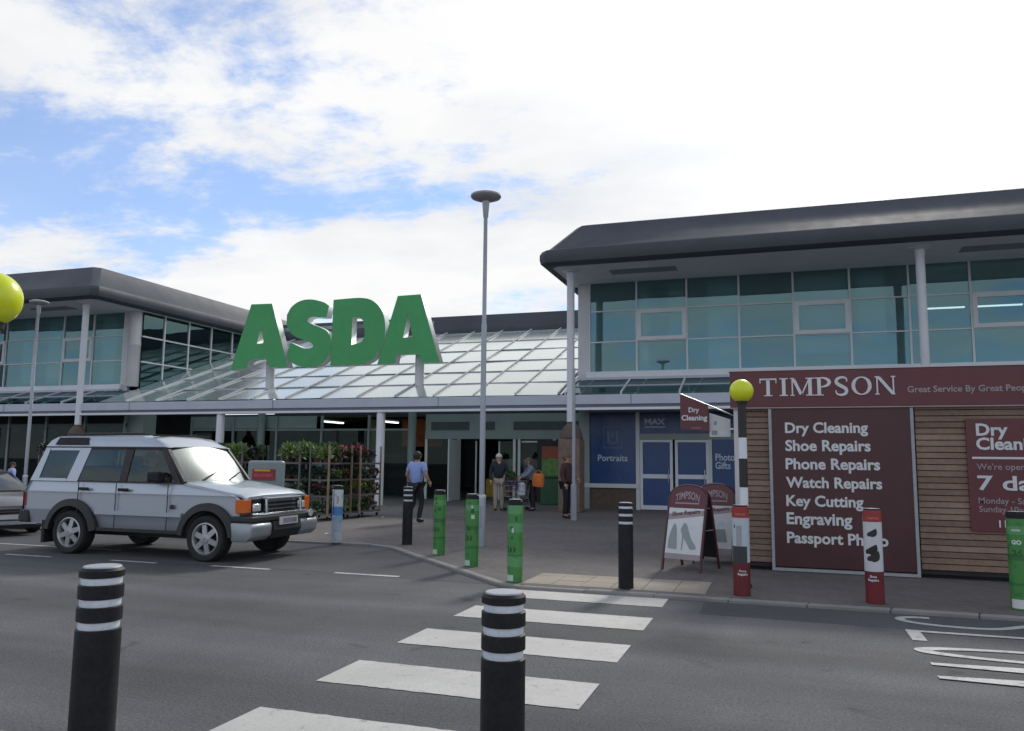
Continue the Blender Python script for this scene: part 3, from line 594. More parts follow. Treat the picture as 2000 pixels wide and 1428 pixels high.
# poster wall beside the doors
pw = thing('poster_stand', 'tall poster stand with red top and green produce picture beside the entrance doors', 'poster', (-8.3, 29.55, PZ))
MB().box(-8.84,-7.76,29.6,29.7,PZ,2.42).build('board', 'dark', pw)
MB().box(-8.66,-7.80,29.585,29.599,1.72,2.2).build('red_panel', 'posterred', pw); MB().box(-8.66,-7.80,29.585,29.599,.9,1.718).build('green_panel', 'postergreen', pw)
bn = thing('litter_bin', 'dark green bin standing under the poster by the entrance', 'bin', (-8.05, 28.9, PZ))
MB().box(-8.42,-7.70,28.6,29.2,PZ,1.02).build('body', 'bingreen', bn, bevel=.03); MB().box(-8.46,-7.66,28.56,29.24,1.025,1.10).build('lid', 'bingreen', bn, bevel=.03)
bnr = tag(MB().box(-15.6,-13.7,31.6,31.66,2.2,3.4).build('hanging_banner', 'banner'), 'reddish brown banner hanging inside behind the white canopy column', 'banner')
bnr2 = tag(MB().box(-17.3,-16.75,31.6,31.66,2.0,3.4).build('hanging_banner', 'leaf2'), 'olive green banner hanging inside above the flower racks', 'banner')
# brick piers under the tall columns
for x, lab in ((-6.33, 'brown round-topped brick pier carrying the white column beside the photo shop'), (-26.76, 'brown round-topped brick pier carrying the white column above the silver off-roader')):
    p = thing('brick_pier', lab, 'pier', (x, CY, PZ))
    MB().box(x-.35, x+.35, CY-.35, CY+.35, PZ, 2.36).build('shaft', 'brick', p, bevel=.03)
    prof = [(.36*math.cos(a), 2.36+.5*math.sin(a)) for a in [i*math.pi/2/6 for i in range(7)]]
    MB().lathe([(.37,2.362),(.38,2.38)]+[(max(r, .14), h+.02) for r, h in prof], (x,CY,0), 20).build('rounded_cap', 'brickdark', p, smooth=40)
# ------------------------------------------------------------------ photo shop under the right wing
ps = thing('photo_shop', 'navy blue vinyl-covered shopfront with white frames left of the kiosk', 'shopfront', (-3.5, YW, PZ))
MB().box(-6.60,-6.23,YW-.08,YW+.1,PZ,3.50).build('frame_post', 'header', ps)
MB().box(-6.23,-4.57,YW-.02,YW+.2,PZ,.76).build('brick_plinth', 'brickdark', ps)
MB().box(-6.42,-4.56,YW-.10,YW+.05,.76,.90).build('sill', 'frame', ps)
MB().box(-6.23,-4.62,YW,YW+.04,.90,3.30).build('window_panel', 'vinylblue', ps)
MB().box(-4.63,-4.50,YW-.06,YW+.08,PZ,3.32).build('frame_post', 'frame', ps)
MB().box(-4.50,2.5,YW-.01,YW+.04,2.60,3.30).build('header_sign', 'vinylblue', ps)
MB().box(-4.50,2.5,YW-.05,YW+.06,2.40,2.598).build('header_rail', 'header', ps)
for a, b in ((-4.49,-3.40),(-3.32,-2.22)):
    dr = MB(); y0, y1 = YW-.05, YW+.02
    dr.box(a,a+.09,y0,y1,PZ+.02,2.39).box(b-.09,b,y0,y1,PZ+.02,2.39).box(a+.09,b-.09,y0,y1,2.31,2.39).box(a+.09,b-.09,y0,y1,1.10,1.24).box(a+.09,b-.09,y0,y1,PZ+.02,PZ+.16)
    dd = dr.build('door', 'white', ps)
    MB().box(a+.091,b-.091,YW-.02,YW-.01,1.241,2.309).build('door_panel', 'vinylblue', dd); MB().box(a+.091,b-.091,YW-.02,YW-.01,PZ+.161,1.099).build('door_panel', 'vinylblue', dd)
    MB().tube([(b-.14,YW-.1,.95),(b-.14,YW-.1,1.4)], .015, 8).build('door_handle', 'chrome', dd)
MB().box(-2.215,-2.12,YW-.06,YW+.06,PZ,2.40).build('frame_post', 'frame', ps)
MB().box(-2.12,2.5,YW,YW+.04,.6,2.40).build('window_panel', 'vinylblue', ps); MB().box(-2.12,2.5,YW-.04,YW+.1,PZ,.6).build('brick_plinth', 'brickdark', ps)
MB().box(2.5,15,YW-.04,YW+.1,PZ,3.5).build('wall', 'brickdark', ps)
MB().box(-6.5,2.6,YW+.21,YW+.3,PZ,3.5).build('back_panel', 'dark', ps)
MB().box(-6.6,15,YW-.06,YW+.12,3.32,4.42).build('upper_band', 'header', ps)
text('Portraits', (-5.95,YW-.008,1.66), 'vinyltext', ps, width=1.03, bold=.02)
text('MAX', (-4.33,YW-.018,2.90), 'vinyltext', ps, width=.70, height=.20, bold=.04)
MB().box(-4.33,-3.63,YW-.018,YW-.012,2.80,2.84).build('underline', 'vinyltext', ps)
text('Photo\nGifts', (-2.02,YW-.008,1.44), 'vinyltext', ps, width=.62, height=.5, bold=.02)
q = MB(); q.box(-5.76,-5.09,YW-.012,YW-.004,2.10,2.125).box(-5.76,-5.09,YW-.012,YW-.004,2.81,2.835).box(-5.76,-5.735,YW-.012,YW-.004,2.125,2.81).box(-5.115,-5.09,YW-.012,YW-.004,2.125,2.81); q.build('picture_frame_print', 'vinyltextdim', ps)
q = MB(); q.box(-5.62,-5.53,YW-.012,YW-.004,2.28,2.70).box(-5.53,-5.30,YW-.012,YW-.004,2.25,2.30).box(-5.32,-5.24,YW-.012,YW-.004,2.30,2.70).box(-5.47,-5.40,YW-.012,YW-.004,2.45,2.66); q.build('picture_frame_print', 'vinyltextdim', ps)
MB().box(-2.2,-1.4,YW-.02,YW-.012,2.42,2.44).build('underline', 'vinyltext', ps)
# ------------------------------------------------------------------ kiosk
KY = 13.05
ks = thing('kiosk', 'timber-clad repair kiosk with maroon TIMPSON fascia', 'kiosk', (2.2, 14.2, PZ))
KX0, KX1 = -.66, 6.2
MB().box(KX0+.03, KX1-.03, KY+.03, 15.6, .10, 2.6).build('core', 'dark', ks)
MB().box(KX0-.0, KX1, KY+.10, 15.55, PZ, .16).build('plinth', 'black', ks)
bh = .0885; nb = 27; z0 = .165   # board pitch, count, first board
for i in range(nb):
    z = z0+bh*i
    for a, b in ((KX0+.09, -.16), (1.90, KX1-.05)):
        if a < 0 or True:
            me = MB().prism([(KY+.03, z), (KY-.012+rnd.uniform(-.003,.003), z+.006), (KY+rnd.uniform(-.004,.002), z+bh-.007), (KY+.03, z+bh-.004)], a, b, 'x')
            me.build('board', rnd.choice(['wood','wood','wood2','wood3']), ks)
    MB().prism([(KX0+.03, z), (KX0-.010, z+.006), (KX0, z+bh-.014), (KX0+.03, z+bh-.010)], KY+.09, 15.5, 'y').build('board', rnd.choice(['wood','wood2','wood3']), ks)
MB().box(KX0-.015, KX0+.088, KY-.02, KY+.088, PZ, 2.53).build('corner_trim', 'pier', ks)
MB().box(-.72, KX1, KY-.07, 15.65, 2.525, 3.09).build('fascia', 'maroon', ks, bevel=.006, seg=1)
MB().box(-.735, KX1, KY-.082, 15.66, 3.091, 3.115).build('fascia_cap', 'pier', ks)
MB().box(-.73, KX1, KY-.078, KY-.071, 2.505, 2.524).build('fascia_trim', 'signdim', ks)
# service panel
pn = MB().box(-.11, 1.83, KY-.05, KY+.02, .12, 2.50).build('service_panel', 'maroondark', ks)
f = MB(); f.box(-.155,-.111,KY-.06,KY+.02,.10,2.50).box(1.831,1.875,KY-.06,KY+.02,.10,2.50).box(-.155,1.875,KY-.06,KY+.02,.055,.099); f.build('panel_frame', 'capgrey', pn)
for i, (s, w) in enumerate([('Dry Cleaning',1.17),('Shoe Repairs',1.20),('Phone Repairs',1.32),('Watch Repairs',1.34),('Key Cutting',1.08),('Engraving',.92),('Passport Photo',1.40)]):
    text(s, (.085-.003*i,KY-.054,2.105-.276*i-(.03 if s in ('Dry Cleaning','Key Cutting','Engraving','Passport Photo','Shoe Repairs','Phone Repairs','Watch Repairs') else 0)), 'signwhite', pn, width=w, bold=.028)
p2 = MB().box(2.55, 4.35, KY-.045, KY-.015, .74, 2.33).build('opening_panel', 'maroon', ks)
text('Dry\nCleaning', (2.67,KY-.049,1.83), 'signwhite', p2, width=.88, height=.43, bold=.028)
MB().box(2.61,4.28,KY-.050,KY-.046,1.755,1.785).build('rule', 'signwhite', p2)
text("We're open", (2.66,KY-.049,1.575), 'signdim', p2, width=.60, bold=.01)
text('7 days', (2.66,KY-.049,1.25), 'signwhite', p2, width=1.0, height=.27, bold=.018)
text('Monday - Saturday 8am - 8pm', (2.66,KY-.049,1.10), 'signdim', p2, width=1.45, bold=.01)
text('Sunday 10am - 4pm', (2.66,KY-.049,.98), 'signdim', p2, width=.95, bold=.01)
text('11', (2.90,KY-.049,.80), 'signwhite', p2, height=.10, bold=.02); text('Great Service By Great People', (1.81,KY-.074,2.69), 'signdim', ks, width=1.62, bold=.02, name='slogan_lettering')
# serif name letters on the fascia
def ribbon(pts, ws):
    n = len(pts); Lp, Rp = [], []
    for i, p in enumerate(pts):
        d = (Vector(pts[min(i+1,n-1)])-Vector(pts[max(i-1,0)])).normalized(); nn = Vector((-d.y, d.x))*(ws[i]/2)
        Lp.append((p[0]+nn.x, p[1]+nn.y)); Rp.append((p[0]-nn.x, p[1]-nn.y))
    return Lp, Rp
def serif_letter(ch, x, w, h, z, y):
    mb = MB(); th, tn, sf = .052, .017, .016
    def bx(a, b, c, d): mb.box(x+a, x+b, y-.012, y, z+c, z+d)
    def stem(cx, t=th, top=True, bot=True):
        bx(cx-t/2, cx+t/2, sf, h-sf)
        if bot: bx(cx-t*.95-.012, cx+t*.95+.012, 0, sf)
        if top: bx(cx-t*.95-.012, cx+t*.95+.012, h-sf, h)
    def diag(a, b, t):
        (ax, az), (bx_, bz_) = a, b; mb.prism([(x+ax-t/2,z+az),(x+ax+t/2,z+az),(x+bx_+t/2,z+bz_),(x+bx_-t/2,z+bz_)], y-.0118, y-.0002, 'y')
    def rib(pts, ws):
        Lp, Rp = ribbon([(x+p[0], z+p[1]) for p in pts], ws)
        for i in range(len(pts)-1): mb.prism([Lp[i], Lp[i+1], Rp[i+1], Rp[i]], y-.0117, y-.0003, 'y')
    if ch == 'T':
        stem(w/2, top=False); bx(0, w, h-.024, h); bx(0, .014, h-.075, h-.024); bx(w-.014, w, h-.075, h-.024)
    elif ch == 'I': stem(w/2)
    elif ch == 'M':
        stem(.03, .020); stem(w-.035, th); diag((.05,h-.02), (w/2,.01), .05); diag((w/2,.01), (w-.05,h-.02), .022)
    elif ch == 'N':
        stem(.03, .020); stem(w-.03, .020, bot=False); diag((.05,h-.01), (w-.03,0), .055)
    elif ch == 'P':
        stem(.045); cx, cz, rx, rz = .07, h*.73, w-.10, h*.255
        a = [(-90+180*i/14) for i in range(15)]; rib([(cx+rx*math.cos(R_(t)), cz+rz*math.sin(R_(t))) for t in a], [tn+(th-tn)*max(0, math.cos(R_(t)))**1.5 for t in a])
    elif ch == 'O':
        a = [i*15 for i in range(25)]; rib([(w/2+(w/2-.026)*math.cos(R_(t)), h/2+(h/2-.008)*math.sin(R_(t))) for t in a], [tn+(th-tn)*abs(math.cos(R_(t)))**1.5 for t in a])
    elif ch == 'S':
        P = [(w-.02,h*.74),(w*.86,h*.92),(w*.55,h*.985),(w*.22,h*.9),(w*.13,h*.73),(w*.3,h*.58),(w*.62,h*.45),(w*.86,h*.3),(w*.8,h*.1),(w*.48,h*.015),(w*.16,h*.08),(.015,h*.27)]
        rib(smooth_open(P), [tn+(th-tn)*math.sin(math.pi*i/(len(smooth_open(P))-1))**1.2 for i in range(len(smooth_open(P)))])
    return mb
def smooth_open(P, n=4):
    out = []
    for i in range(len(P)-1):
        p0, p1, p2, p3 = Vector(P[max(i-1,0)]), Vector(P[i]), Vector(P[i+1]), Vector(P[min(i+2,len(P)-1)])
        for k in range(n):
            t = k/n; out.append(tuple(.5*((2*p1)+(p2-p0)*t+(2*p0-5*p1+4*p2-p3)*t*t+(3*p1-p0-3*p2+p3)*t**3)))
    return out+[P[-1]]
x = -.27
for ch, w, adv in [('T',.25,.29),('I',.13,.16),('M',.32,.37),('P',.22,.265),('S',.19,.235),('O',.28,.325),('N',.28,.3)]:
    serif_letter(ch, x, w, .275, 2.695, KY-.0705).build('name_letter', 'signwhite', ks); x += adv

# projecting maroon dry-cleaning sign and white notice beside the kiosk corner
fs = thing('projecting_sign', 'maroon slanted Dry Cleaning sign projecting left of the kiosk corner', 'sign', (-1.3, 13.3, 2.2))
MB().prism([(-1.53,2.20),(-1.08,2.17),(-1.085,2.585),(-1.53,2.77)], 13.28, 13.32, 'y').build('board', 'maroon', fs)
text('Dry', (-1.395,13.276,2.45), 'signwhite', fs, width=.17, bold=.03); text('Cleaning', (-1.51,13.276,2.315), 'signwhite', fs, width=.41, bold=.03)
MB().box(-1.36,-1.20,13.274,13.278,2.215,2.225).build('small_print', 'signdim', fs)
MB().tube([(-1.52,13.3,2.775),(-.66,13.3,2.41)], .012, 8).build('stay_rod', 'chrome', fs)
ns = thing('notice_board', 'white notice board with slanted top fixed between the maroon sign and the kiosk', 'sign', (-.9, 13.4, 2.1))
MB().prism([(-1.075,2.08),(-.745,2.08),(-.745,2.36),(-1.075,2.47)], 13.36, 13.39, 'y').build('board', 'signwhite', ns)
MB().box(-1.04,-.95,13.355,13.359,2.11,2.18).build('printed_block', 'header', ns); MB().box(-.93,-.78,13.355,13.359,2.11,2.18).build('printed_block', 'bandwhite', ns)
MB().box(-1.0,-.96,13.355,13.359,2.27,2.33).build('printed_block', 'header', ns); MB().tube([(-.75,13.37,2.2),(-.66,13.37,2.2)], .012, 8).build('bracket', 'chrome', ns)

# ------------------------------------------------------------------ bollards
def ring_prof(h, r, bands, cap=.02):
    pts = [(r, 0)]; 
    for a, b in bands: pts += [(r, a), (r-.010, a+.006), (r-.010, b-.006), (r, b)]
    return pts
def bollard(loc, label, h=1.09, r=.097, group='black bollards with white bands', lean=0):
    t = thing('bollard', label, 'bollard', loc, 0, group, local=True)
    bands = [(h-.275,h-.235), (h-.175,h-.135), (h-.078,h-.040)]
    MB().lathe([(r,0)]+[q for a, b in bands for q in ((r,a),(r-.011,a+.004),(r-.011,b-.004),(r,b))]+[(r,h-.012),(r-.012,h)], n=32).build('post', 'black', t, smooth=30)
    for a, b in bands: MB().lathe([(r-.0105,a+.004),(r-.0095,a+.008),(r-.0095,b-.008),(r-.0105,b-.004)], n=32, cap=False).build('reflective_band', 'bandwhite', t, smooth=30)
    MB().lathe([(r-.014,h+.0005),(r-.018,h+.006),(.02,h+.009)], n=32).build('cap', 'capgrey', t, smooth=40)
    MB().lathe([(r+.012,0),(r+.012,.006),(r,.012)], n=24).build('base_ring', 'rubber', t)
    return t
bollard((-1.93,10.49,PZ), 'black bollard with three white bands standing on the buff paving by the zebra crossing')
bollard((-6.83,14.17,PZ), 'black bollard with white bands in front of the man in the blue shirt')
bollard((-1.165,3.40,PZ), 'large near black bollard with white bands at the bottom centre of the crossing', h=1.055)
bollard((-2.98,2.98,PZ), 'large near black bollard with white bands at the lower left below the silver off-roader', h=1.125)
def curved(s, width, zc, ang0, r, m, parent, bold=.03, height=None):
    me = text_mesh(s, width=width, height=height, bold=bold, ext=.0006, align='CENTER')
    for v in me.vertices:
        a = ang0+v.co.x/r; rr = r+.0016+v.co.z; v.co = (rr*math.sin(a), -rr*math.cos(a), zc+v.co.y)
    me.materials.clear(); me.materials.append(M[m]); me.name = 'lettering'; return link('lettering', me, parent)
def wrapped(loc, label, m, group, h=1.07, extra=None, capm='black', rz=0):
    t = thing('wrapped_bollard', label, 'bollard', loc, rz, group, local=True); r = .104
    MB().lathe([(r-.01,0),(r-.01,h+.02),(r-.02,h+.028)], n=24).build('post', 'black', t, smooth=30)
    MB().lathe([(r,.004),(r,h-.05)], n=32, cap=False).build('printed_wrap', m, t, smooth=60)
    MB().lathe([(r-.012,h+.029),(.02,h+.034)], n=24).build('cap', 'capgrey', t)
    MB().lathe([(r-.004,h-.049),(r-.004,h+.004),(r-.01,h+.01)], n=32, cap=False).build('collar', capm, t, smooth=30)
    if extra: extra(t, r)
    return t
def patch(t, r, a0, a1, z0, z1, m, n=6):
    n = max(n, int(abs(a1-a0)/5))
    A = [R_(a0+(a1-a0)*i/n) for i in range(n+1)]; q = r+.0012
    mb = MB(); mb.add([(q*math.sin(a), -q*math.cos(a), z0) for a in A]+[(q*math.sin(a), -q*math.cos(a), z1) for a in A], [(i, i+1, n+2+i, n+1+i) for i in range(n)]); return mb.build('print', m, t)
mat('arrowgreen', (.015, .09, .03), .5); mat('printwhite', (.45, .58, .48), .5)
def ex_g(seed):
    def f(t, r):
        q = random.Random(seed)
        for k in range(4):
            a = q.uniform(-60, 50); z = q.uniform(.5, .92); patch(t, r, a, a+q.uniform(14,32), z, z+q.uniform(.03,.07), q.choice(['printwhite','arrowgreen','arrowgreen']))
        patch(t, r, -60, 5, .02, .10, 'printwhite')
        for k in range(3):
            z = .38; a = -42+k*28; curved('>', .035, z, R_(a), r, 'arrowgreen', t, bold=.09, height=.10)
    return f
wrapped((-5.60,12.88,PZ), 'green printed bollard wrap, leftmost of the three beside the kerb', 'wrapgreen', 'green wrapped bollards', extra=ex_g(3))
wrapped((-4.55,11.73,PZ), 'green printed bollard wrap, the middle one standing against the lamp post', 'wrapgreen', 'green wrapped bollards', extra=ex_g(5))
wrapped((-3.44,10.49,PZ), 'green printed bollard wrap with dark chevrons behind the near central bollard', 'wrapgreen2', 'green wrapped bollards', extra=ex_g(9))
def ex_go(t, r):
    curved('GO', .10, .73, R_(-20), r, 'signwhite', t, bold=.05); patch(t, r, -45, 5, .88, .90, 'printwhite'); patch(t, r, -70, 60, .02, .12, 'signwhite')
    curved('24', .10, .60, R_(-20), r, 'arrowgreen', t, bold=.03)
wrapped((2.56,10.70,PZ), 'green printed bollard wrap at the right edge before the kiosk', 'wrapgreen', 'green wrapped bollards', extra=ex_go)
def ex_b(t, r): patch(t, r, -22, -12, .55, 1.0, 'black'); patch(t, r, 20, 40, .75, .9, 'capgrey'); patch(t, r, -30, 10, .5, .515, 'bandwhite')
wrapped((-8.24,13.95,PZ), 'white and blue printed bollard wrap beside the flower racks', 'wrapblue', None, extra=ex_b)
def ex_r(shoe):
    def f(t, r):
        patch(t, r, -80, 80, .945, 1.04, 'signred', 14); curved('TIMPSON', .13, .975, R_(0), r+.001, 'peach', t, bold=.02, height=.025)
        if shoe:
            for (a, z, s) in ((-12, .80, 1.0), (-20, .60, 1.25), (-8, .52, 1.3)):
                A = [(-.055,-.02),(-.05,.01),(-.02,.03),(.03,.06),(.05,.07),(.06,.03),(.05,-.01),(.01,-.03)]
                P = smooth_poly([(p[0]*s, p[1]*s) for p in A], 80); n = len(P); q = r+.0014; mm = MB(); zl, zh = min(p[1] for p in P), max(p[1] for p in P)
                def span(h):
                    xs_ = [P[i][0]+(P[(i+1)%n][0]-P[i][0])*(h-P[i][1])/(P[(i+1)%n][1]-P[i][1]) for i in range(n) if (P[i][1]-h)*(P[(i+1)%n][1]-h) < 0]
                    return (min(xs_), max(xs_)) if xs_ else (0, 0)
                hs = [zl+(zh-zl)*(i+.02)/12 for i in range(13)]; hs[-1] = zh-.0005; sp_ = [span(h) for h in hs]
                on = lambda u, h: (q*math.sin(R_(a)+u/r), -q*math.cos(R_(a)+u/r), z+h)
                for i in range(12):
                    for k in range(5):
                        f0, f1 = k/5, (k+1)/5; (l0, r0), (l1, r1) = sp_[i], sp_[i+1]
                        mm.add([on(l0+(r0-l0)*f0, hs[i]), on(l0+(r0-l0)*f1, hs[i]), on(l1+(r1-l1)*f1, hs[i+1]), on(l1+(r1-l1)*f0, hs[i+1])], [(0,1,2,3)])
                mm.build('shoe_print', rnd.choice(['hairbrown','shoe','hairdark']), t)
            curved('Shoe', .075, .30, R_(-12), r, 'signwhite', t, bold=.03); curved('Repairs', .12, .25, R_(-12), r, 'signwhite', t, bold=.03)
        else:
            patch(t, r, -70, 45, .40, .60, 'dkwall'); patch(t, r, -30, 8, .60, .85, 'capgrey'); patch(t, r, -48, -38, .82, .86, 'dkwall')
            curved('Phone', .085, .29, R_(10), r, 'signwhite', t, bold=.03); curved('Repairs', .12, .24, R_(10), r, 'signwhite', t, bold=.03)
    return f
wrapped((-.49,10.52,PZ), 'red and pale printed bollard wrap hiding the foot of the striped beacon pole', 'wrapred', 'red based wrapped bollards', extra=ex_r(0), capm='signred')
wrapped((1.02,10.53,PZ), 'red and white bollard wrap printed with shoes, before the kiosk panel', 'wrapred2', 'red based wrapped bollards', extra=ex_r(1), capm='signred')

# ------------------------------------------------------------------ beacons, lamps
def beacon(loc, label, h=2.45):
    t = thing('crossing_beacon', label, 'beacon', loc, 0, 'yellow globe crossing beacons', local=True); r = .055
    zs = [0, .36, .68, 1.0, 1.30, 1.68, 1.96, h]; cols = 0
    for i in range(len(zs)-1):
        MB().lathe([(r,zs[i]),(r,zs[i+1]-.002)], n=20).build('pole_band', 'beaconwhite' if i % 2 else 'beaconblack', t, smooth=40)
    MB().lathe([(.075,0),(.075,.04),(r+.002,.05)], n=20).build('base', 'beaconblack', t)
    R = .158; zc = h+R-.02
    MB().lathe([(.07,h-.04),(.075,h),(.06,h+.01)], n=20).build('globe_holder', 'beaconblack', t)
    MB().lathe([(max(.004, R*math.sin(math.pi*i/20)), zc-R*math.cos(math.pi*i/20)) for i in range(21)], n=32).build('globe', 'globe', t, smooth=80)
beacon((-.47,11.2,PZ), 'yellow globe beacon on a black and white pole in front of the kiosk')
beacon((-4.335,3.385,PZ), 'yellow globe beacon cut off by the left edge of the picture', h=2.40)
def lamp_post(loc, label, h=6.85, sc=1.0):
    t = thing('lamp_post', label, 'lamp post', loc, 0, 'grey column lamp posts', local=True)
    MB().lathe([(.078,0),(.078,.92),(.07,.935)], n=20).build('base_sleeve', 'steelpost', t, smooth=30)
    MB().lathe([(.082,.90),(.084,.93),(.074,.955),(.05,.965)], n=20).build('collar', 'pier', t, smooth=30)
    MB().lathe([(.054,.96),(.052,h*.62),(.042,h*.625),(.038,h-.45),(.05,h-.42),(.075,h-.1)], n=18).build('pole', 'steelpost', t, smooth=30)
    MB().box(-.03,.03,-.081,-.076,.35,.75).build('access_door', 'steelpost', t)
    MB().lathe([(.075,h-.1),(.20,h-.065),(.29,h-.03),(.305,h-.005)], n=28).build('lamp_bowl', 'lampunder', t, smooth=50)
    MB().lathe([(.306,h-.004),(.30,h+.03),(.22,h+.06),(.05,h+.075)], n=28).build('lamp_cap', 'capgrey', t, smooth=50)
lamp_post((-5.43,14.48,PZ), 'tall grey lamp post with disc head rising between the green bollards')
lamp_post((-24.05,20.5,PZ), 'thin pale lamp post behind the silver off-roader at the far left')
pp = thing('service_pole', 'slim grey pole with thick base in front of the column by the photo shop', 'pole', (-5.42,21.67,PZ), local=True)
MB().lathe([(.085,0),(.085,.95),(.05,.98)], n=18).build('base_sleeve', 'steelpost', pp, smooth=30); MB().lathe([(.05,.981),(.042,4.2)], n=16).build('pole', 'steelpost', pp, smooth=30)
# ------------------------------------------------------------------ A-boards
def a_board(loc, rz, label, shoes):
    t = thing('pavement_sign', label, 'A-board', loc, rz, 'maroon A-boards', local=True)
    W, H = .31, 1.28; sp = .34     # half width, height, half spread
    def P(u, h, s, off=0): # point on leaf s (-1 front, 1 back) at height h
        return (u, s*(sp*(1-h/H)+off), h)
    for s in (-1, 1):
        lf = MB()
        for u in (-W, W): lf.bar(P(u,0,s), P(u,H-.18,s), .035, .03, up=(1,0,0))
        arc = [P(W*math.cos(a), H-.18+.17*math.sin(a), s) for a in [math.pi*i/12 for i in range(13)]]
        lf.tube(arc, .016, 6); leaf = lf.build('frame', 'maroondark', t)
        b = MB(); o1 = .0; b.hexa([P(-W+.02,.17,s,o1), P(W-.02,.17,s,o1), P(W-.02,.17,s,o1+.012), P(-W+.02,.17,s,o1+.012), P(-W+.02,.92,s,o1), P(W-.02,.92,s,o1), P(W-.02,.92,s,o1+.012), P(-W+.02,.92,s,o1+.012)])
        b.build('poster', 'signwhite' if s < 0 else 'dark', t)
        hd = MB(); pts = [(-W+.01,.925),(W-.01,.925)]+[((W-.015)*math.cos(a), H-.18+.16*math.sin(a)) for a in [math.pi*i/12 for i in range(13)]]
        n = len(pts); A = [P(u, h, s) for u, h in pts]; B_ = [(p[0], p[1]+s*.015, p[2]) for p in A]
        hd.add(A+B_, [tuple(range(n)), tuple(range(2*n-1,n-1,-1))]+[(i,(i+1)%n,n+(i+1)%n,n+i) for i in range(n)]); hd.build('arched_header', 'maroon', t)
    MB().bar((-W,-.15,.6), (-W,.15,.6), .012).bar((W,-.15,.6), (W,.15,.6), .012).build('stay', 'chrome', t)
    fx = lambda off: (lambda x, y, z: (x, -(sp*(1-y/H))-.016-off-z*.5, y))
    def fl(name, pts, m, off=.001):
        n = len(pts); MB().add([(u, -(sp*(1-h/H))-.013-off, h) for u, h in pts], [tuple(range(n))]).build(name, m, t)
    fl('print', [(-W+.02,.17),(W-.02,.17),(W-.02,.25),(-W+.02,.25)], 'signdim')
    fl('print', [(-W+.02,.74),(W-.02,.82),(W-.02,.90),(-W+.02,.83)], 'signdim')
    mt = text_mesh('TIMPSON', width=.40, bold=.02, ext=.001, align='CENTER')
    for v in mt.vertices:
        u = v.co.x; h = 1.06+v.co.y*1.6-1.3*u*u; v.co = (u, -(sp*(1-h/H))-.019-v.co.z, h)
    mt.materials.clear(); mt.materials.append(M['signdim']); link('lettering', mt, t)
    fl('print', [(-.2,.985),(.2,.985),(.2,1.005),(-.2,1.005)], 'signdim', .006)
    mt = text_mesh('Shoe Repairs', width=.46, bold=.02, ext=.001, align='CENTER')
    for v in mt.vertices:
        u = v.co.x; h = .805+v.co.y+u*.13; v.co = (u, -(sp*(1-h/H))-.0165-v.co.z, h)
    mt.materials.clear(); mt.materials.append(M['maroon']); link('lettering', mt, t)
    if shoes:
        fl('shoe_print', smooth_poly([(-.25,.32),(-.10,.31),(-.11,.45),(-.13,.62),(-.17,.70),(-.21,.62),(-.25,.45)], 70), 'header')
        fl('shoe_print', smooth_poly([(-.03,.30),(-.015,.30),(.0,.48),(.06,.40),(.12,.32),(.21,.33),(.20,.38),(.12,.48),(.03,.68),(-.02,.70),(-.06,.60),(-.03,.5)], 60), 'header')
        for k in range(3): fl('print', [(.05,.66-.035*k),(.24,.675-.035*k),(.24,.69-.035*k),(.05,.675-.035*k)], 'bandwhite')
    else:
        fl('print', [(-.2,.6),(.22,.6),(.22,.7),(-.2,.7)], 'bandwhite'); fl('print', [(-.1,.35),(.22,.35),(.18,.55),(0,.55)], 'header')
a_board((-1.34,12.72,PZ), R_(-20), 'maroon arched A-board with a picture of high-heeled shoes', True)
a_board((-1.02,13.75,PZ), R_(-8), 'maroon arched A-board half hidden behind the shoe-picture one, next to the kiosk corner', False)
# grey notice with red panel behind the off-roader
nt_ = thing('standing_sign', 'grey rounded sign with a red panel behind the off-roader bonnet', 'sign', (-11.2, 15.7, PZ))
MB().box(-11.62,-10.70,15.62,15.80,.25,1.60).build('board', 'signgrey', nt_, bevel=.06, seg=3)
MB().box(-11.46,-10.86,15.60,15.619,1.16,1.41).build('red_panel', 'signred', nt_); MB().box(-11.40,-10.98,15.594,15.599,1.36,1.40).build('yellow_strip', 'signyellow', nt_)
MB().box(-11.40,-10.92,15.594,15.599,1.235,1.30).build('pale_print', 'pink', nt_)
for x in (-11.5,-10.85): MB().box(x-.04, x+.04, 15.5, 15.92, PZ, .25).build('foot', 'dark', nt_)
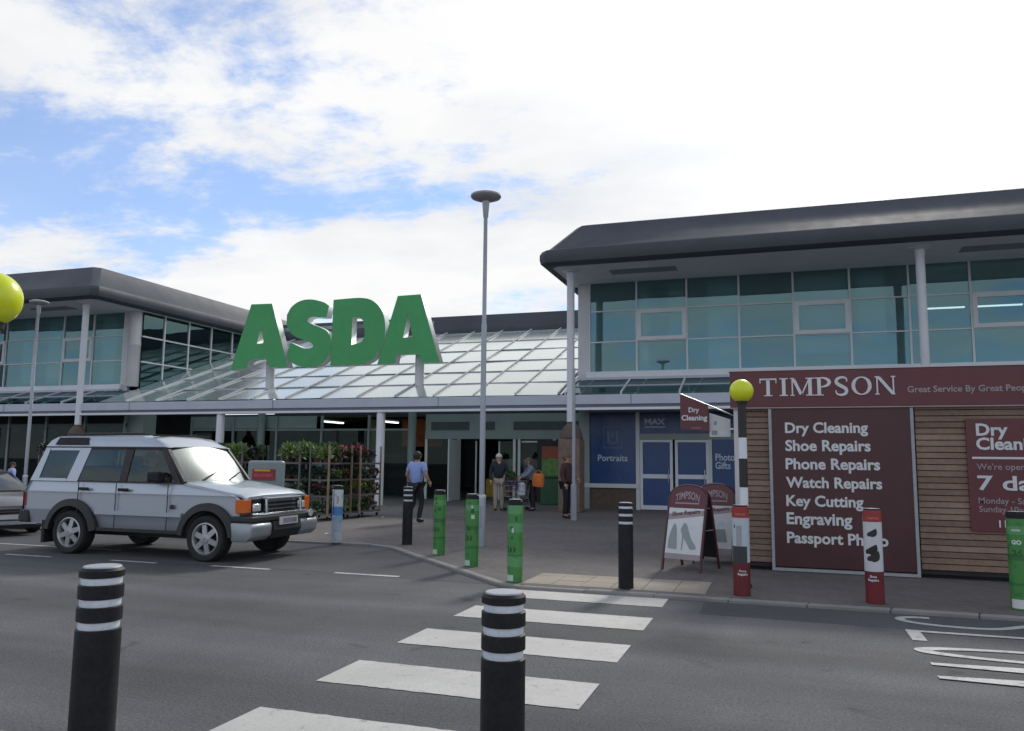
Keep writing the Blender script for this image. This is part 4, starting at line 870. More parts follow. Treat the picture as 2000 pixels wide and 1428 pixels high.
# ------------------------------------------------------------------ silver off-roader
def wheel_meshes(r=.37, rim=.258, w=.26, spokes=6):
    ty = MB().lathe([(rim-.01,-w/2+.02),(rim+.02,-w/2),(r-.03,-w/2),(r-.006,-w/2+.03),(r,-w/2+.06),(r,w/2-.06),(r-.006,w/2-.03),(r-.03,w/2),(rim+.02,w/2),(rim-.01,w/2-.02)], n=36, axis='y', cap=False).mesh('tyre', 'rubber', smooth=35)
    rm = MB(); rm.lathe([(rim,-w/2+.012),(rim-.02,-w/2+.004),(rim-.035,-w/2+.03),(rim-.045,-w/2+.09)], n=36, axis='y', cap=False)
    rm.lathe([(.075,-w/2+.02),(.06,-w/2+.008),(.01,-w/2+.005)], n=16, axis='y', cap=False)
    for k in range(spokes):
        a = 2*math.pi*k/spokes+math.pi/2; c, s = math.cos(a), math.sin(a); t = (-s, c)
        def pt(rad, half, y): return (c*rad+t[0]*half, y, s*rad+t[1]*half)
        y0, y1 = -w/2+.018, -w/2+.06
        rm.hexa([pt(.05,-.045,y0),pt(.05,.045,y0),pt(.05,.045,y1),pt(.05,-.045,y1),pt(rim-.02,-.04,y0+.012),pt(rim-.02,.04,y0+.012),pt(rim-.02,.04,y1),pt(rim-.02,-.04,y1)])
    rme = rm.mesh('rim', 'alloy', smooth=30)
    hb = MB().lathe([(rim-.03,-w/2+.10),(.02,-w/2+.10)], n=24, axis='y', cap=False).lathe([(rim,w/2-.03),(.02,w/2-.03)], n=24, axis='y', cap=False).mesh('wheel_disc', 'dark')
    return ty, rme, hb
car = thing('off_road_car', 'silver boxy off-road car with black wheel arches driving past the kerb', 'car', (-10.33, 11.77, 0))
YC, HW = 11.77, .92
WX = (-8.80, -11.63)
def arch(cx, r, z0, n=12):
    a0 = math.asin((z0-.36)/r); return [(cx-r*math.cos(a0+(math.pi-2*a0)*i/n), .36+r*math.sin(a0+(math.pi-2*a0)*i/n)) for i in range(n+1)]
low = [(-12.66,.50),(-12.74,.72),(-12.74,1.02),(-12.70,1.08),(-12.655,1.235),(-9.34,1.225),(-9.28,1.20),(-8.24,1.065),(-8.14,1.02),(-8.10,.95),(-8.12,.66),(-8.22,.60)]
prof = low+[p for p in reversed(arch(WX[0], .47, .56))]+[(-9.30,.42),(-11.12,.42)]+[p for p in reversed(arch(WX[1], .47, .50))]+[(-12.25,.48)]
def body_loft(prof):
    """side profile swept across the car with slightly tucked sides and a rolled shoulder"""
    rings = []
    for y, dz, k in ((-HW+.035,0,0),(-HW,0,1),(HW,0,1),(HW-.035,0,0)):
        rings.append([(x, YC+y, z) for x, z in prof])
    m = MB(); n = len(prof)
    m.loft(rings, cap=True); return m
bd = body_loft(prof); body = bd.build('body', 'silver', car)
def shape_body(me):
    bm = bmesh.new(); bm.from_mesh(me)
    for z in (.60, .74, 1.04, 1.14):
        bmesh.ops.bisect_plane(bm, geom=bm.verts[:]+bm.edges[:]+bm.faces[:], plane_co=(0,0,z), plane_no=(0,0,1), dist=1e-5)
    for v in bm.verts:
        z, y = v.co.z, v.co.y; k = 1.0
        if z < .74: k -= .075*((.74-z)/.32)
        if z > 1.04: k -= .05*((z-1.04)/.2)**1.4
        if abs(y) > HW-.05: v.co.y = y*k
        if v.co.x > 2.05: v.co.x -= .10*max(0, (abs(y)-.6)/.32)**2
    bmesh.ops.recalc_face_normals(bm, faces=bm.faces)
    es = [e for e in bm.edges if len(e.link_faces) == 2 and e.calc_face_angle(0) > R_(40)]
    bmesh.ops.bevel(bm, geom=es, offset=.014, segments=2, affect='EDGES', profile=.5, clamp_overlap=True)
    bm.to_mesh(me); bm.free()
shape_body(body.data)
# bonnet with a raised centre
rg = []
for x, ze, zc in ((-9.33,1.226,1.275),(-9.0,1.19,1.245),(-8.5,1.108,1.175),(-8.20,1.064,1.130),(-8.10,1.01,1.06)):
    rg.append([(x, YC+s*w, z) for s, w, z in ((-1,.86,ze-.03),(-1,.86,ze+.006),(-1,.78,ze+.03),(-1,.5,zc-.008),(-1,.42,zc),(1,.42,zc),(1,.5,zc-.008),(1,.78,ze+.03),(1,.86,ze+.006),(1,.86,ze-.03))])
MB().loft(rg).build('bonnet', 'silver', car, smooth=30)
for s in (-1, 1):
    y0, y1 = (YC-HW-.006, YC-HW+.01) if s < 0 else (YC+HW-.01, YC+HW+.006)
    MB().box(-11.10,-9.30,y0-(.012 if s < 0 else 0),y1+(.012 if s > 0 else 0),.69,.755).build('side_moulding', 'silver', body)
    MB().box(-12.66,-8.25,y0+.002,y1-.002,1.040,1.052).build('waist_line', 'silverlow', body)
    for x in (-9.60,-10.68,-11.50): MB().box(x-.006,x+.006,y0+.003,y1-.003,.47,1.22).build('door_gap', 'plastic', body)
    MB().box(-11.12,-9.28,y0+.004,y1-.004,.415,.47).build('sill', 'plastic', body)
    for x in (-10.52,-11.38): MB().box(x-.11,x+.11,y0-.02 if s<0 else y0,y1 if s<0 else y1+.02,1.085,1.135).build('door_handle', 'black', car, bevel=.012)
    MB().tube([(-9.50,y0,.85),(-9.50,y0+.012,.85)], .04, 12).build('badge', 'plastic', body)
    # wheel arch flares
    for cx, z0 in ((WX[0],.56),(WX[1],.50)):
        a = arch(cx, .455, .40, 16); b = arch(cx, .575, .42, 16); yo = YC+s*(HW+.045); yi = YC+s*(HW-.05); m = MB(); n = len(a)
        m.add([(p[0],yo,p[1]) for p in a]+[(p[0],YC+s*(HW+.02),p[1]) for p in b]+[(p[0],yi,p[1]) for p in b]+[(p[0],yi,p[1]) for p in a],
              [(i,i+1,n+i+1,n+i) for i in range(n-1)]+[(n+i,n+i+1,2*n+i+1,2*n+i) for i in range(n-1)]+[(3*n+i,3*n+i+1,i+1,i) for i in range(n-1)])
        m.build('wheel_arch', 'plastic', car, smooth=35)
ub = MB(); ub.box(-12.5,-8.25,YC-.62,YC+.62,.44,.9).box(-12.2,-8.4,YC-.3,YC+.3,.28,.44); ub.build('underbody', 'dark', car)
sy = lambda z, s: YC+s*(HW-.040-.085*(z-1.23)/.59)
def sidequad(m, s, pts, th=.035, out=0.0):
    o = [(x, sy(z, s)+s*out, z) for x, z in pts]; i = [(x, sy(z, s)-s*th, z) for x, z in pts]; n = len(pts)
    m.add(o+i, [tuple(range(n)), tuple(range(2*n-1,n-1,-1))]+[(k,(k+1)%n,n+(k+1)%n,n+k) for k in range(n)])
WIN = [('quarter', [(-12.47,1.28),(-11.84,1.28),(-11.63,1.765),(-12.31,1.765)]), ('rear', [(-11.58,1.25),(-10.66,1.25),(-10.61,1.785),(-11.39,1.785)]), ('front', [(-10.53,1.25),(-9.50,1.25),(-9.90,1.785),(-10.46,1.785)])]
for s in (-1, 1):
    m = MB(); sidequad(m, s, [(-12.655,1.232),(-12.475,1.232),(-12.315,1.82),(-12.42,1.82)]); sidequad(m, s, [(-11.835,1.232),(-11.585,1.232),(-11.395,1.82),(-11.625,1.82)])
    sidequad(m, s, [(-12.475,1.232),(-11.835,1.232),(-11.84,1.279),(-12.47,1.279)]); sidequad(m, s, [(-12.31,1.766),(-11.63,1.766),(-11.625,1.82),(-12.315,1.82)])
    m.build('rear_pillar', 'silver', car)
    m = MB(); sidequad(m, s, [(-10.665,1.232),(-10.525,1.232),(-10.455,1.82),(-10.615,1.82)]); sidequad(m, s, [(-9.515,1.232),(-9.38,1.232),(-9.80,1.82),(-9.905,1.82)])
    sidequad(m, s, [(-11.40,1.786),(-9.90,1.786),(-9.905,1.822),(-11.40,1.822)]); sidequad(m, s, [(-11.585,1.232),(-9.5,1.232),(-9.51,1.252),(-11.58,1.252)])
    m.build('window_surround', 'plastic', car)
    for nm, P in WIN:
        MB().add([(x, sy(z, s)-s*.014, z) for x, z in P], [(0,1,2,3)]).build('side_window', 'carglass', car)
    m = MB(); sidequad(m, s, [(-12.41,1.815),(-9.81,1.815),(-9.82,1.835),(-12.40,1.835)], .05, .012); m.build('gutter', 'plastic', car)
    MB().box(-9.95,-9.72,YC+s*(HW+.02)-.10,YC+s*(HW+.02)+.10,1.25,1.42).build('door_mirror', 'black', car, bevel=.035, seg=3)
# roof with the raised rear half
st = [(-12.42,1.835,1.85,1.86),(-12.36,1.835,1.95,1.965),(-12.22,1.835,2.01,2.03),(-11.4,1.835,2.02,2.04),(-10.35,1.835,2.02,2.045),(-10.10,1.835,1.99,2.02),(-9.95,1.835,1.92,1.96),(-9.80,1.828,1.86,1.885),(-9.74,1.82,1.83,1.845)]
rg = []
for x, zg, zs, zc in st:
    rg.append([(x, YC+y, z) for y, z in ((-.805,zg),(-.795,(zg+zs)/2),(-.755,zs-.012),(-.68,zs+.004),(-.35,zc),(.35,zc),(.68,zs+.004),(.755,zs-.012),(.795,(zg+zs)/2),(.805,zg))])
MB().loft(rg).build('roof', 'silver', car, smooth=38)
for s in (-1, 1):
    MB().add([(x, YC+s*y, z) for x, y, z in ((-12.20,.824,1.862),(-11.45,.824,1.862),(-11.47,.788,1.992),(-12.14,.788,1.992))], [(0,1,2,3)]).build('alpine_window', 'black', car)
    MB().tube([(-12.1,YC+s*.66,2.06),(-10.4,YC+s*.66,2.065)], .016, 8).build('roof_rail', 'plastic', car)
MB().bar((-10.15,YC-.7,2.03),(-10.15,YC+.7,2.05), .05, .03).build('roof_bar', 'plastic', car)
MB().box(-11.4,-10.7,YC-.35,YC+.35,2.046,2.058).build('sunroof', 'carglass', car)
# windscreen, rear screen
ws = MB(); nu, nv = 12, 5
wp = [[(-9.25-.11*u*u+(-.49+.05*u*u)*v+.03*math.sin(math.pi*v), YC+u*(.80-.07*v), 1.275-.025*u*u+(.57+.005*u*u)*v) for u in [-1+2*i/nu for i in range(nu+1)]] for v in [j/nv for j in range(nv+1)]]
ws.add([p for r in wp for p in r], [(j*(nu+1)+i, j*(nu+1)+i+1, (j+1)*(nu+1)+i+1, (j+1)*(nu+1)+i) for j in range(nv) for i in range(nu)])
ws.build('windscreen', 'screenglass', car, smooth=80)
for s in (-1, 1): MB().bar((-9.33,YC+s*.84,1.25),(-9.80,YC+s*.765,1.825), .07, .05).build('screen_pillar', 'plastic', car)
MB().hexa([(-12.66,YC-.86,1.235),(-12.66,YC+.86,1.235),(-12.62,YC+.86,1.235),(-12.62,YC-.86,1.235),(-12.42,YC-.76,1.835),(-12.42,YC+.76,1.835),(-12.38,YC+.76,1.835),(-12.38,YC-.76,1.835)]).build('tailgate', 'silver', car)
MB().quad((-12.64,YC-.7,1.30),(-12.64,YC+.7,1.30),(-12.44,YC+.64,1.78),(-12.44,YC-.64,1.78)).build('rear_screen', 'carglass', car)
for a, b in ((-.55,-.05),(.15,.62)):
    MB().tube([(-9.22,YC+a,1.285),(-9.34,YC+b,1.42)], .011, 6).build('wiper', 'black', car)
MB().box(-9.75,-9.35,YC-.78,YC+.78,1.0,1.22).build('dashboard', 'seat', car)
for s in (-1, 1):
    MB().box(-10.75,-10.25,YC+s*.40-.24,YC+s*.40+.24,.75,.95).box(-10.85,-10.70,YC+s*.40-.24,YC+s*.40+.24,.9,1.48).box(-10.82,-10.73,YC+s*.40-.13,YC+s*.40+.13,1.5,1.68).build('front_seat', 'seat', car, bevel=.03)
MB().box(-11.75,-11.25,YC-.7,YC+.7,.75,.95).box(-11.85,-11.68,YC-.7,YC+.7,.9,1.5).build('rear_seat', 'seat', car, bevel=.03)
MB().lathe([(.19,-.012),(.205,0),(.19,.012),(.178,0),(.19,-.012)], (-9.85,YC-.40,1.22), 24, axis='x', cap=False).build('steering_wheel', 'black', car)
# front end
FX = -8.09
MB().box(FX-.02,FX+.03,YC-.47,YC+.47,.79,1.005).build('grille', 'black', car)
for z in (.83,.895,.96): MB().box(FX+.03,FX+.05,YC-.46,YC+.46,z-.013,z+.013).build('grille_slat', 'chrome', car)
MB().box(FX-.02,FX+.045,YC-.49,YC+.49,1.006,1.04).build('grille_top', 'silver', car)
for s in (-1, 1):
    a, b = sorted((YC+s*.50, YC+s*.745)); MB().box(FX-.05,FX+.02,a,b,.79,1.0).build('headlight_housing', 'black', car)
    MB().box(FX-.02,FX+.045,YC+s*.635-.10,YC+s*.635+.10,.80,.93).build('headlight', 'lampglass', car, bevel=.02, smooth=50)
    a, b = sorted((YC+s*.75, YC+s*(HW+.008))); MB().box(-8.26,FX+.012,a,b,.785,1.0).build('indicator', 'orange', car, bevel=.012)
    a, b = sorted((YC+s*.40, YC+s*(HW+.03))); MB().prism([(-8.33,.64),(-7.95,.64),(-7.90,.58),(-7.92,.42),(-8.02,.34),(-8.30,.34)], a, b, 'y').build('bumper_corner', 'silverlow', car, bevel=.03, smooth=40)
    MB().tube([(FX+.1,YC+s*.49,.60),(FX+.12,YC+s*.49,.78),(FX+.10,YC+s*.49,1.0)], .025, 8).build('nudge_bar_upright', 'chrome', car, smooth=40)
    if s > 0: MB().lathe([(.05,0),(.065,.03),(.065,.05)], (-7.93,YC+s*.68,.72), 16, axis='x').build('spot_lamp', 'lampglass', car, smooth=50)
    MB().box(-11.63-.62,-11.63-.56,YC+s*.80-.13,YC+s*.80+.13,.17,.55).build('mudflap', 'rubber', car)
MB().box(-8.32,-7.92,YC-.95,YC+.95,.645,.735).build('bumper', 'plastic', car, bevel=.02)
MB().prism([(-8.30,.63),(-7.90,.63),(-7.88,.5),(-7.95,.36),(-8.30,.36)], YC-.39, YC+.39, 'y').build('bumper_centre', 'plastic', car)
MB().tube([(FX+.05,YC-.78,.76),(FX+.13,YC-.6,.755),(FX+.13,YC+.6,.755),(FX+.05,YC+.78,.76)], .026, 8).build('nudge_bar', 'chrome', car, smooth=40)
MB().tube([(FX+.10,YC-.49,1.0),(FX+.10,YC+.49,1.0)], .02, 8).build('nudge_bar_top', 'chrome', car, smooth=40)
pl = MB().box(-7.885,-7.87,YC-.26,YC+.26,.575,.70).build('number_plate', 'plate', car)
MB().box(-7.869,-7.866,YC-.16,YC+.22,.60,.675).build('plate_print', 'platetext', pl)
MB().box(-12.84,-12.62,YC-.90,YC+.90,.50,.72).build('rear_bumper', 'plastic', car, bevel=.03)
for s in (-1, 1): MB().box(-12.75,-12.70,YC+s*.83-.07,YC+s*.83+.07,.80,1.02).build('tail_light', 'signred', car)
ty, rm, hb = wheel_meshes()
for x in WX:
    for s in (-1, 1):
        w = bpy.data.objects.new('wheel', ty); col.objects.link(w); w.parent = car; w.location = (x+10.33, s*(HW-.10), .365); w.rotation_euler = (0, rnd.uniform(0,1), 0 if s < 0 else math.pi)
        for nm, me in (('rim', rm), ('wheel_disc', hb)):
            c = bpy.data.objects.new(nm, me); col.objects.link(c); c.parent = w

# ------------------------------------------------------------------ second car, only its nose in view
c2 = thing('hatchback_car', 'dark hatchback nosing in behind the tail of the silver off-road car', 'car', (-17.05, 13.35, 0), R_(-24), local=True)
def car2():
    st = [(-2.05,.55,.70,.50,.95),(-1.95,.78,.84,.32,1.0),(-1.2,.84,.87,.25,1.02),(0,.86,.88,.22,.98),(.9,.86,.88,.24,.95),(1.5,.82,.85,.26,.86),(1.85,.72,.76,.28,.76),(2.02,.50,.58,.34,.66)]
    rg = []
    for x, wt, wb, zl, zt in st:
        rg.append([(x,-wb*.92,zl),(x,-wb,zl+.15),(x,-wb,zt-.14),(x,-wt,zt-.03),(x,-wt*.7,zt+.015),(x,wt*.7,zt+.015),(x,wt,zt-.03),(x,wb,zt-.14),(x,wb,zl+.15),(x,wb*.92,zl)])
    MB().loft(rg).build('body', 'carsilver2', c2, smooth=40)
    cab = [(-1.75,.70,.97,1.0),(-1.35,.66,.97,1.36),(-.5,.62,.97,1.45),(.15,.62,.97,1.40),(.95,.72,.96,.98)]
    rg = [[(x,-.80,zb),(x,-wt,zt-.03),(x,-wt*.8,zt),(x,wt*.8,zt),(x,wt,zt-.03),(x,.80,zb)] for x, wt, zb, zt in cab]
    MB().loft(rg).build('cabin_glass', 'cabinglass', c2, smooth=30)
    rg = [[(x,-wt*.98,zt-.01),(x,-wt*.8,zt+.02),(x,wt*.8,zt+.02),(x,wt*.98,zt-.01)] for x, wt, zt in ((-1.4,.66,1.36),(-.5,.62,1.45),(.12,.62,1.41))]
    MB().loft(rg).build('roof', 'carsilver2', c2, smooth=40)
    MB().prism([(1.93,.50),(2.045,.50),(2.03,.60),(1.93,.64)], -.42, .42, 'y').build('grille', 'black', c2)
    MB().box(1.99,2.058,-.40,.40,.535,.56).build('grille_bar', 'chrome', c2)
    MB().box(2.0,2.06,-.26,.26,.38,.48).build('number_plate', 'plate', c2)
    MB().prism([(1.80,.26),(2.07,.26),(2.06,.34),(1.80,.36)], -.62, .62, 'y').build('lower_lip', 'chrome', c2)
    MB().prism([(1.7,.18),(2.08,.18),(2.08,.24),(1.7,.25)], -.70, .70, 'y').build('splitter', 'black', c2)
    for s in (-1, 1):
        MB().prism([(1.62,.66),(1.86,.56),(1.99,.53),(1.97,.62),(1.80,.72),(1.66,.75)], s*.50, s*.80, 'y').build('headlight_housing', 'black', c2, bevel=.02)
        MB().lathe([(.07,0),(.065,.02),(.02,.035)], (1.93,s*.60,.60), 16, axis='x').build('headlight', 'lampglass', c2, smooth=50)
        MB().box(.60,.75,s*.93-.08,s*.93+.08,.96,1.08).build('door_mirror', 'black', c2, bevel=.03)
    t2, r2, h2 = wheel_meshes(.31, .21, .2, 5)
    for x in (-1.28, 1.22):
        for s in (-1, 1):
            w = bpy.data.objects.new('wheel', t2); col.objects.link(w); w.parent = c2; w.location = (x, s*.80, .31); w.rotation_euler = (0, .3, 0 if s < 0 else math.pi)
            for nm, me in (('rim', r2), ('wheel_disc', h2)):
                c = bpy.data.objects.new(nm, me); col.objects.link(c); c.parent = w
car2(); c2.scale = (1, 1, .92)

# ------------------------------------------------------------------ people
def skin(name, verts, edges, radii, m, parent, root=0, sub=1):
    me = bpy.data.meshes.new('sk'); me.from_pydata(verts, edges, []); ob = bpy.data.objects.new('sk', me); col.objects.link(ob)
    md = ob.modifiers.new('s', 'SKIN'); md.use_smooth_shade = True
    for i, r in enumerate(radii):
        me.skin_vertices[0].data[i].radius = r if isinstance(r, tuple) else (r, r); me.skin_vertices[0].data[i].use_root = (i == root)
    sd = ob.modifiers.new('d', 'SUBSURF'); sd.levels = sub; sd.render_levels = sub
    dg = bpy.context.evaluated_depsgraph_get(); out = bpy.data.meshes.new_from_object(ob.evaluated_get(dg)); bpy.data.objects.remove(ob)
    out.materials.clear(); out.materials.append(M[m]); out.name = name
    for p in out.polygons: p.use_smooth = True
    return link(name, out, parent)
def person(loc, rz, label, J, top, legs, hair, long_sleeve=False, sc=1.0, long_hair=False, shoes=True):
    """J: joint dict in local metres, facing -Y, for a 1.75 m figure; arms l/r, legs l/r"""
    t = thing('person', label, 'person', loc, rz, local=True); t.scale = (sc, sc, sc)
    D = dict(pelvis=(0,0,.95), waist=(0,0,1.08), chest=(0,.0,1.30), neckb=(0,.0,1.47), neck=(0,-.01,1.53), head=(0,-.02,1.62), crown=(0,-.015,1.70),
             shl=(-.19,0,1.42), shr=(.19,0,1.42), ell=(-.25,.03,1.15), elr=(.25,.03,1.15), wrl=(-.25,-.07,.92), wrr=(.25,-.07,.92),
             hpl=(-.095,0,.90), hpr=(.095,0,.90), knl=(-.10,-.02,.50), knr=(.10,-.02,.50), anl=(-.10,.02,.09), anr=(.10,.02,.09), tol=(-.11,-.13,.03), tor=(.11,-.13,.03))
    D.update(J); N_ = list(D); ix = {k: i for i, k in enumerate(N_)}
    E_ = [('pelvis','waist'),('waist','chest'),('chest','neckb'),('neckb','neck'),('neck','head'),('head','crown'),('chest','shl'),('chest','shr'),('shl','ell'),('ell','wrl'),('shr','elr'),('elr','wrr'),('pelvis','hpl'),('pelvis','hpr'),('hpl','knl'),('knl','anl'),('anl','tol'),('hpr','knr'),('knr','anr'),('anr','tor')]
    rad = dict(pelvis=(.14,.11), waist=(.13,.10), chest=(.15,.11), neckb=.065, neck=.055, head=.092, crown=.07, shl=.062, shr=.062, ell=.043, elr=.043, wrl=.03, wrr=.03, hpl=.085, hpr=.085, knl=.058, knr=.058, anl=.04, anr=.04, tol=.035, tor=.035)
    bodyo = skin('body', [D[k] for k in N_], [(ix[a], ix[b]) for a, b in E_], [rad[k] for k in N_], 'skin', t)
    # hands (five fingers) and face joined to the body surface
    x = MB()
    for s, e, w in ((-1,'ell','wrl'),(1,'elr','wrr')):
        W = Vector(D[w]); d = (W-Vector(D[e])).normalized(); lat = Vector((1,0,0)); lat = (lat-d*lat.dot(d)).normalized(); nn = d.cross(lat)
        x.tube([W, W+d*.04, W+d*.09], [.028,.038,.036], 8)
        for k, ln in enumerate((.065,.078,.072,.055)):
            b = W+d*.085+nn*((k-1.5)*.018); x.tube([b, b+d*ln*.55, b+d*ln*.9-lat*s*.02], [.0095,.009,.007], 6)
        b = W+d*.03+nn*.035; x.tube([b, b+d*.03+nn*.025, b+d*.06+nn*.028], [.011,.010,.008], 6)
    H = Vector(D['head']); x.loft([[tuple(H+Vector(p)) for p in r] for r in ([(-.014,-.085,-.035),(.014,-.085,-.035),(.0,-.085,.02)], [(-.008,-.113,-.032),(.008,-.113,-.032),(0,-.09,.018)])])
    x.box(H.x-.025,H.x+.025,H.y-.094,H.y-.080,H.z-.062,H.z-.052)
    for s in (-1, 1): x.lathe([(.022,-.008),(.026,0),(.018,.008)], (H.x+s*.088, H.y, H.z-.005), 8, axis='x'); x.box(H.x+s*.034-.012, H.x+s*.034+.012, H.y-.090, H.y-.078, H.z+.008, H.z+.018)
    xm = x.mesh('x', 'skin', smooth=60); bm = bmesh.new(); bm.from_mesh(bodyo.data); bm.from_mesh(xm); bm.to_mesh(bodyo.data); bm.free(); bpy.data.meshes.remove(xm)
    # clothes
    ks_ = ['pelvis','waist','chest','neckb','shl','shr','ell','elr']+(['wrl','wrr'] if long_sleeve else [])
    if not long_sleeve:
        D2 = dict(D); 
        for s in 'lr': D2['el'+s] = tuple(Vector(D['sh'+s]).lerp(Vector(D['el'+s]), .85))
    else: D2 = D
    D2 = dict(D2); D2['pelvis'] = tuple(Vector(D['pelvis'])+(Vector((0,0,-.07)) if D['pelvis'][2] > .8 else Vector((0,0,0))))
    jx = {k: i for i, k in enumerate(ks_)}; r2 = dict(pelvis=(.175,.14), waist=(.168,.135), chest=(.185,.14), neckb=.075, shl=.085, shr=.085, ell=.066, elr=.066, wrl=.045, wrr=.045)
    skin('top', [D2[k] for k in ks_], [(jx[a], jx[b]) for a, b in E_ if a in jx and b in jx], [r2[k] for k in ks_], top, t)
    kl = ['pelvis','hpl','hpr','knl','knr','anl','anr']; jl = {k: i for i, k in enumerate(kl)}; r3 = dict(pelvis=(.16,.13), hpl=.105, hpr=.105, knl=.076, knr=.076, anl=.060, anr=.060)
    skin('trousers', [D[k] for k in kl], [(jl[a], jl[b]) for a, b in E_ if a in jl and b in jl], [r3[k] for k in kl], legs, t)
    if shoes:
        for s in 'lr':
            A, T = Vector(D['an'+s]), Vector(D['to'+s]); d = (T-A).normalized()
            MB().tube([A-d*.05+Vector((0,0,-.03)), A+Vector((0,0,-.035)), T, T+d*.03], [.04,.05,.042,.02], 8).build('shoe', 'shoe', t, smooth=50)
    hb_ = MB(); n = 12
    for i in range(7):
        a = math.pi/2*i/6
    prof_ = [(max(.01,.112*math.cos(math.pi/2*i/6)), .118*math.sin(math.pi/2*i/6)) for i in range(7)]
    ringz = [[(H.x+(r)*math.cos(q)*.93, H.y+.018+(r*1.08)*math.sin(q), H.z+.012+z) for q in [2*math.pi*k/16 for k in range(16)]] for r, z in prof_]
    hb_.loft(ringz)
    back = [[(H.x+r*math.cos(q)*.95, H.y+.02+r*1.05*math.sin(q), H.z+z) for q in [math.pi*k/10 for k in range(11)]]+[(H.x-r*.6, H.y+.02, H.z+z),(H.x+r*.6, H.y+.02, H.z+z)] for r, z in ((.108,.03),(.106,-.02),(.085,-.075 if not long_hair else -.14))]
    hb_.loft(back); hb_.build('hair', hair, t, smooth=60)
    return t
person((-8.92,18.99,PZ), R_(168), 'man in a blue short-sleeved shirt and dark trousers walking towards the entrance, seen from behind',
       dict(ell=(-.30,.02,1.17), elr=(.30,.02,1.17), wrl=(-.29,-.12,1.0), wrr=(.29,-.12,1.0), knl=(-.10,-.10,.52), anl=(-.10,.02,.10), tol=(-.11,-.13,.05), knr=(.10,-.03,.50), anr=(.10,.22,.16), tor=(.11,.12,.04)), 'shirtblue', 'trouser', 'hairdark', sc=1.045)
person((-8.68,24.7,PZ), R_(25), 'grey-haired man in a dark jacket and beige trousers facing out by the doors',
       dict(elr=(.25,-.02,1.15), wrr=(.16,-.25,1.05), ell=(-.25,.02,1.14)), 'navy', 'beige', 'hairgrey', True, sc=1.05)
person((-7.62,25.0,PZ), R_(-60), 'woman in a grey-blue top leaning on a loaded trolley with an orange bag',
       dict(chest=(0,-.06,1.30), neckb=(0,-.10,1.46), neck=(0,-.12,1.52), head=(0,-.15,1.60), crown=(0,-.15,1.68), shl=(-.17,-.08,1.40), shr=(.17,-.08,1.40), ell=(-.22,-.2,1.2), elr=(.22,-.2,1.2), wrl=(-.2,-.42,1.08), wrr=(.2,-.42,1.08)), 'topgrey', 'trouser', 'hairbrown', True, sc=.99, long_hair=True)
person((-5.80,22.35,PZ), R_(80), 'man in a dark maroon jumper standing beside the slim grey pole',
       dict(elr=(.25,0,1.15), wrr=(.22,-.2,1.05)), 'maroonjumper', 'trouser', 'hairbrown', True, sc=1.05)
person((-24.3,20.2,PZ), R_(120), 'distant shopper in a blue and white top at the far left behind the cars', {}, 'shirtblue', 'navy', 'hairdark', True, sc=.80)
person((-10.40,11.37,.33), R_(90), 'driver seated at the wheel inside the silver off-road car',
       dict(pelvis=(0,.1,.68), waist=(0,.12,.80), chest=(0,.10,1.0), neckb=(0,.08,1.17), neck=(0,.06,1.22), head=(0,.03,1.30), crown=(0,.03,1.37), shl=(-.19,.08,1.12), shr=(.19,.08,1.12), ell=(-.24,-.12,.94), elr=(.24,-.12,.94), wrl=(-.17,-.36,.95), wrr=(.17,-.36,.95),
            hpl=(-.1,.02,.66), hpr=(.1,.02,.66), knl=(-.13,-.40,.70), knr=(.13,-.40,.70), anl=(-.13,-.55,.32), anr=(.13,-.55,.32), tol=(-.13,-.68,.30), tor=(.13,-.68,.30)), 'navy', 'trouser', 'hairbrown', True)
# ------------------------------------------------------------------ trolley and bag
tr = thing('shopping_trolley', 'wire shopping trolley piled with shopping pushed by the woman', 'trolley', (-8.15, 24.85, PZ), R_(-60), local=True)
wb = MB()
for z, k in ((.45,.80),(.62,.9),(.80,.97),(.95,1.0)):
    a, b = .26*k, .42*k; wb.tube([(-a,-b,z),(a,-b,z),(a,b,z),(-a,b,z),(-a,-b,z)], .007, 5, cap=False)
for i in range(9):
    u = -1+2*i/8; wb.tube([(u*.21,-.34,.45),(u*.26,-.42,.95)], .004, 4); wb.tube([(u*.21,.34,.45),(u*.26,.42,.95)], .004, 4)
    wb.tube([(-.21,u*.34,.45),(-.26,u*.42,.95)], .004, 4); wb.tube([(.21,u*.34,.45),(.26,u*.42,.95)], .004, 4); wb.tube([(u*.21,-.34,.45),(u*.21,.34,.45)], .004, 4)
wb.build('basket', 'wiregrey', tr)
fr = MB()
for s in (-1, 1): fr.tube([(s*.25,.44,1.03),(s*.24,.42,.9),(s*.22,.36,.42),(s*.20,-.40,.18),(s*.22,.44,.14),(s*.22,.36,.42)], .013, 6)
fr.build('frame', 'wiregrey', tr); MB().tube([(-.25,.45,1.04),(.25,.45,1.04)], .016, 8).build('handle', 'bingreen', tr)
for x in (-.2, .2):
    for y in (-.38, .42): MB().lathe([(.055,-.014),(.06,0),(.055,.014)], (x,y,.06), 14, axis='x').build('wheel', 'black', tr)
def leafball(mb, c, rx, rz, n, ls, r=rnd, flat=.5):
    for _ in range(n):
        u = Vector((r.gauss(0,1), r.gauss(0,1), r.gauss(0,1))).normalized()*(r.random()**.4); p = Vector(c)+Vector((u.x*rx, u.y*rx, u.z*rz))
        d = (u+Vector((r.uniform(-.6,.6), r.uniform(-.6,.6), r.uniform(0,.8)))).normalized(); s_ = d.orthogonal().normalized(); s_ = (Matrix.Rotation(r.uniform(0,6.28), 3, d) @ s_)
        L = ls*r.uniform(.6,1.3); w = L*flat*.5; mb.add([p, p+d*L*.5+s_*w, p+d*L, p+d*L*.5-s_*w], [(0,1,2,3)])
    return mb
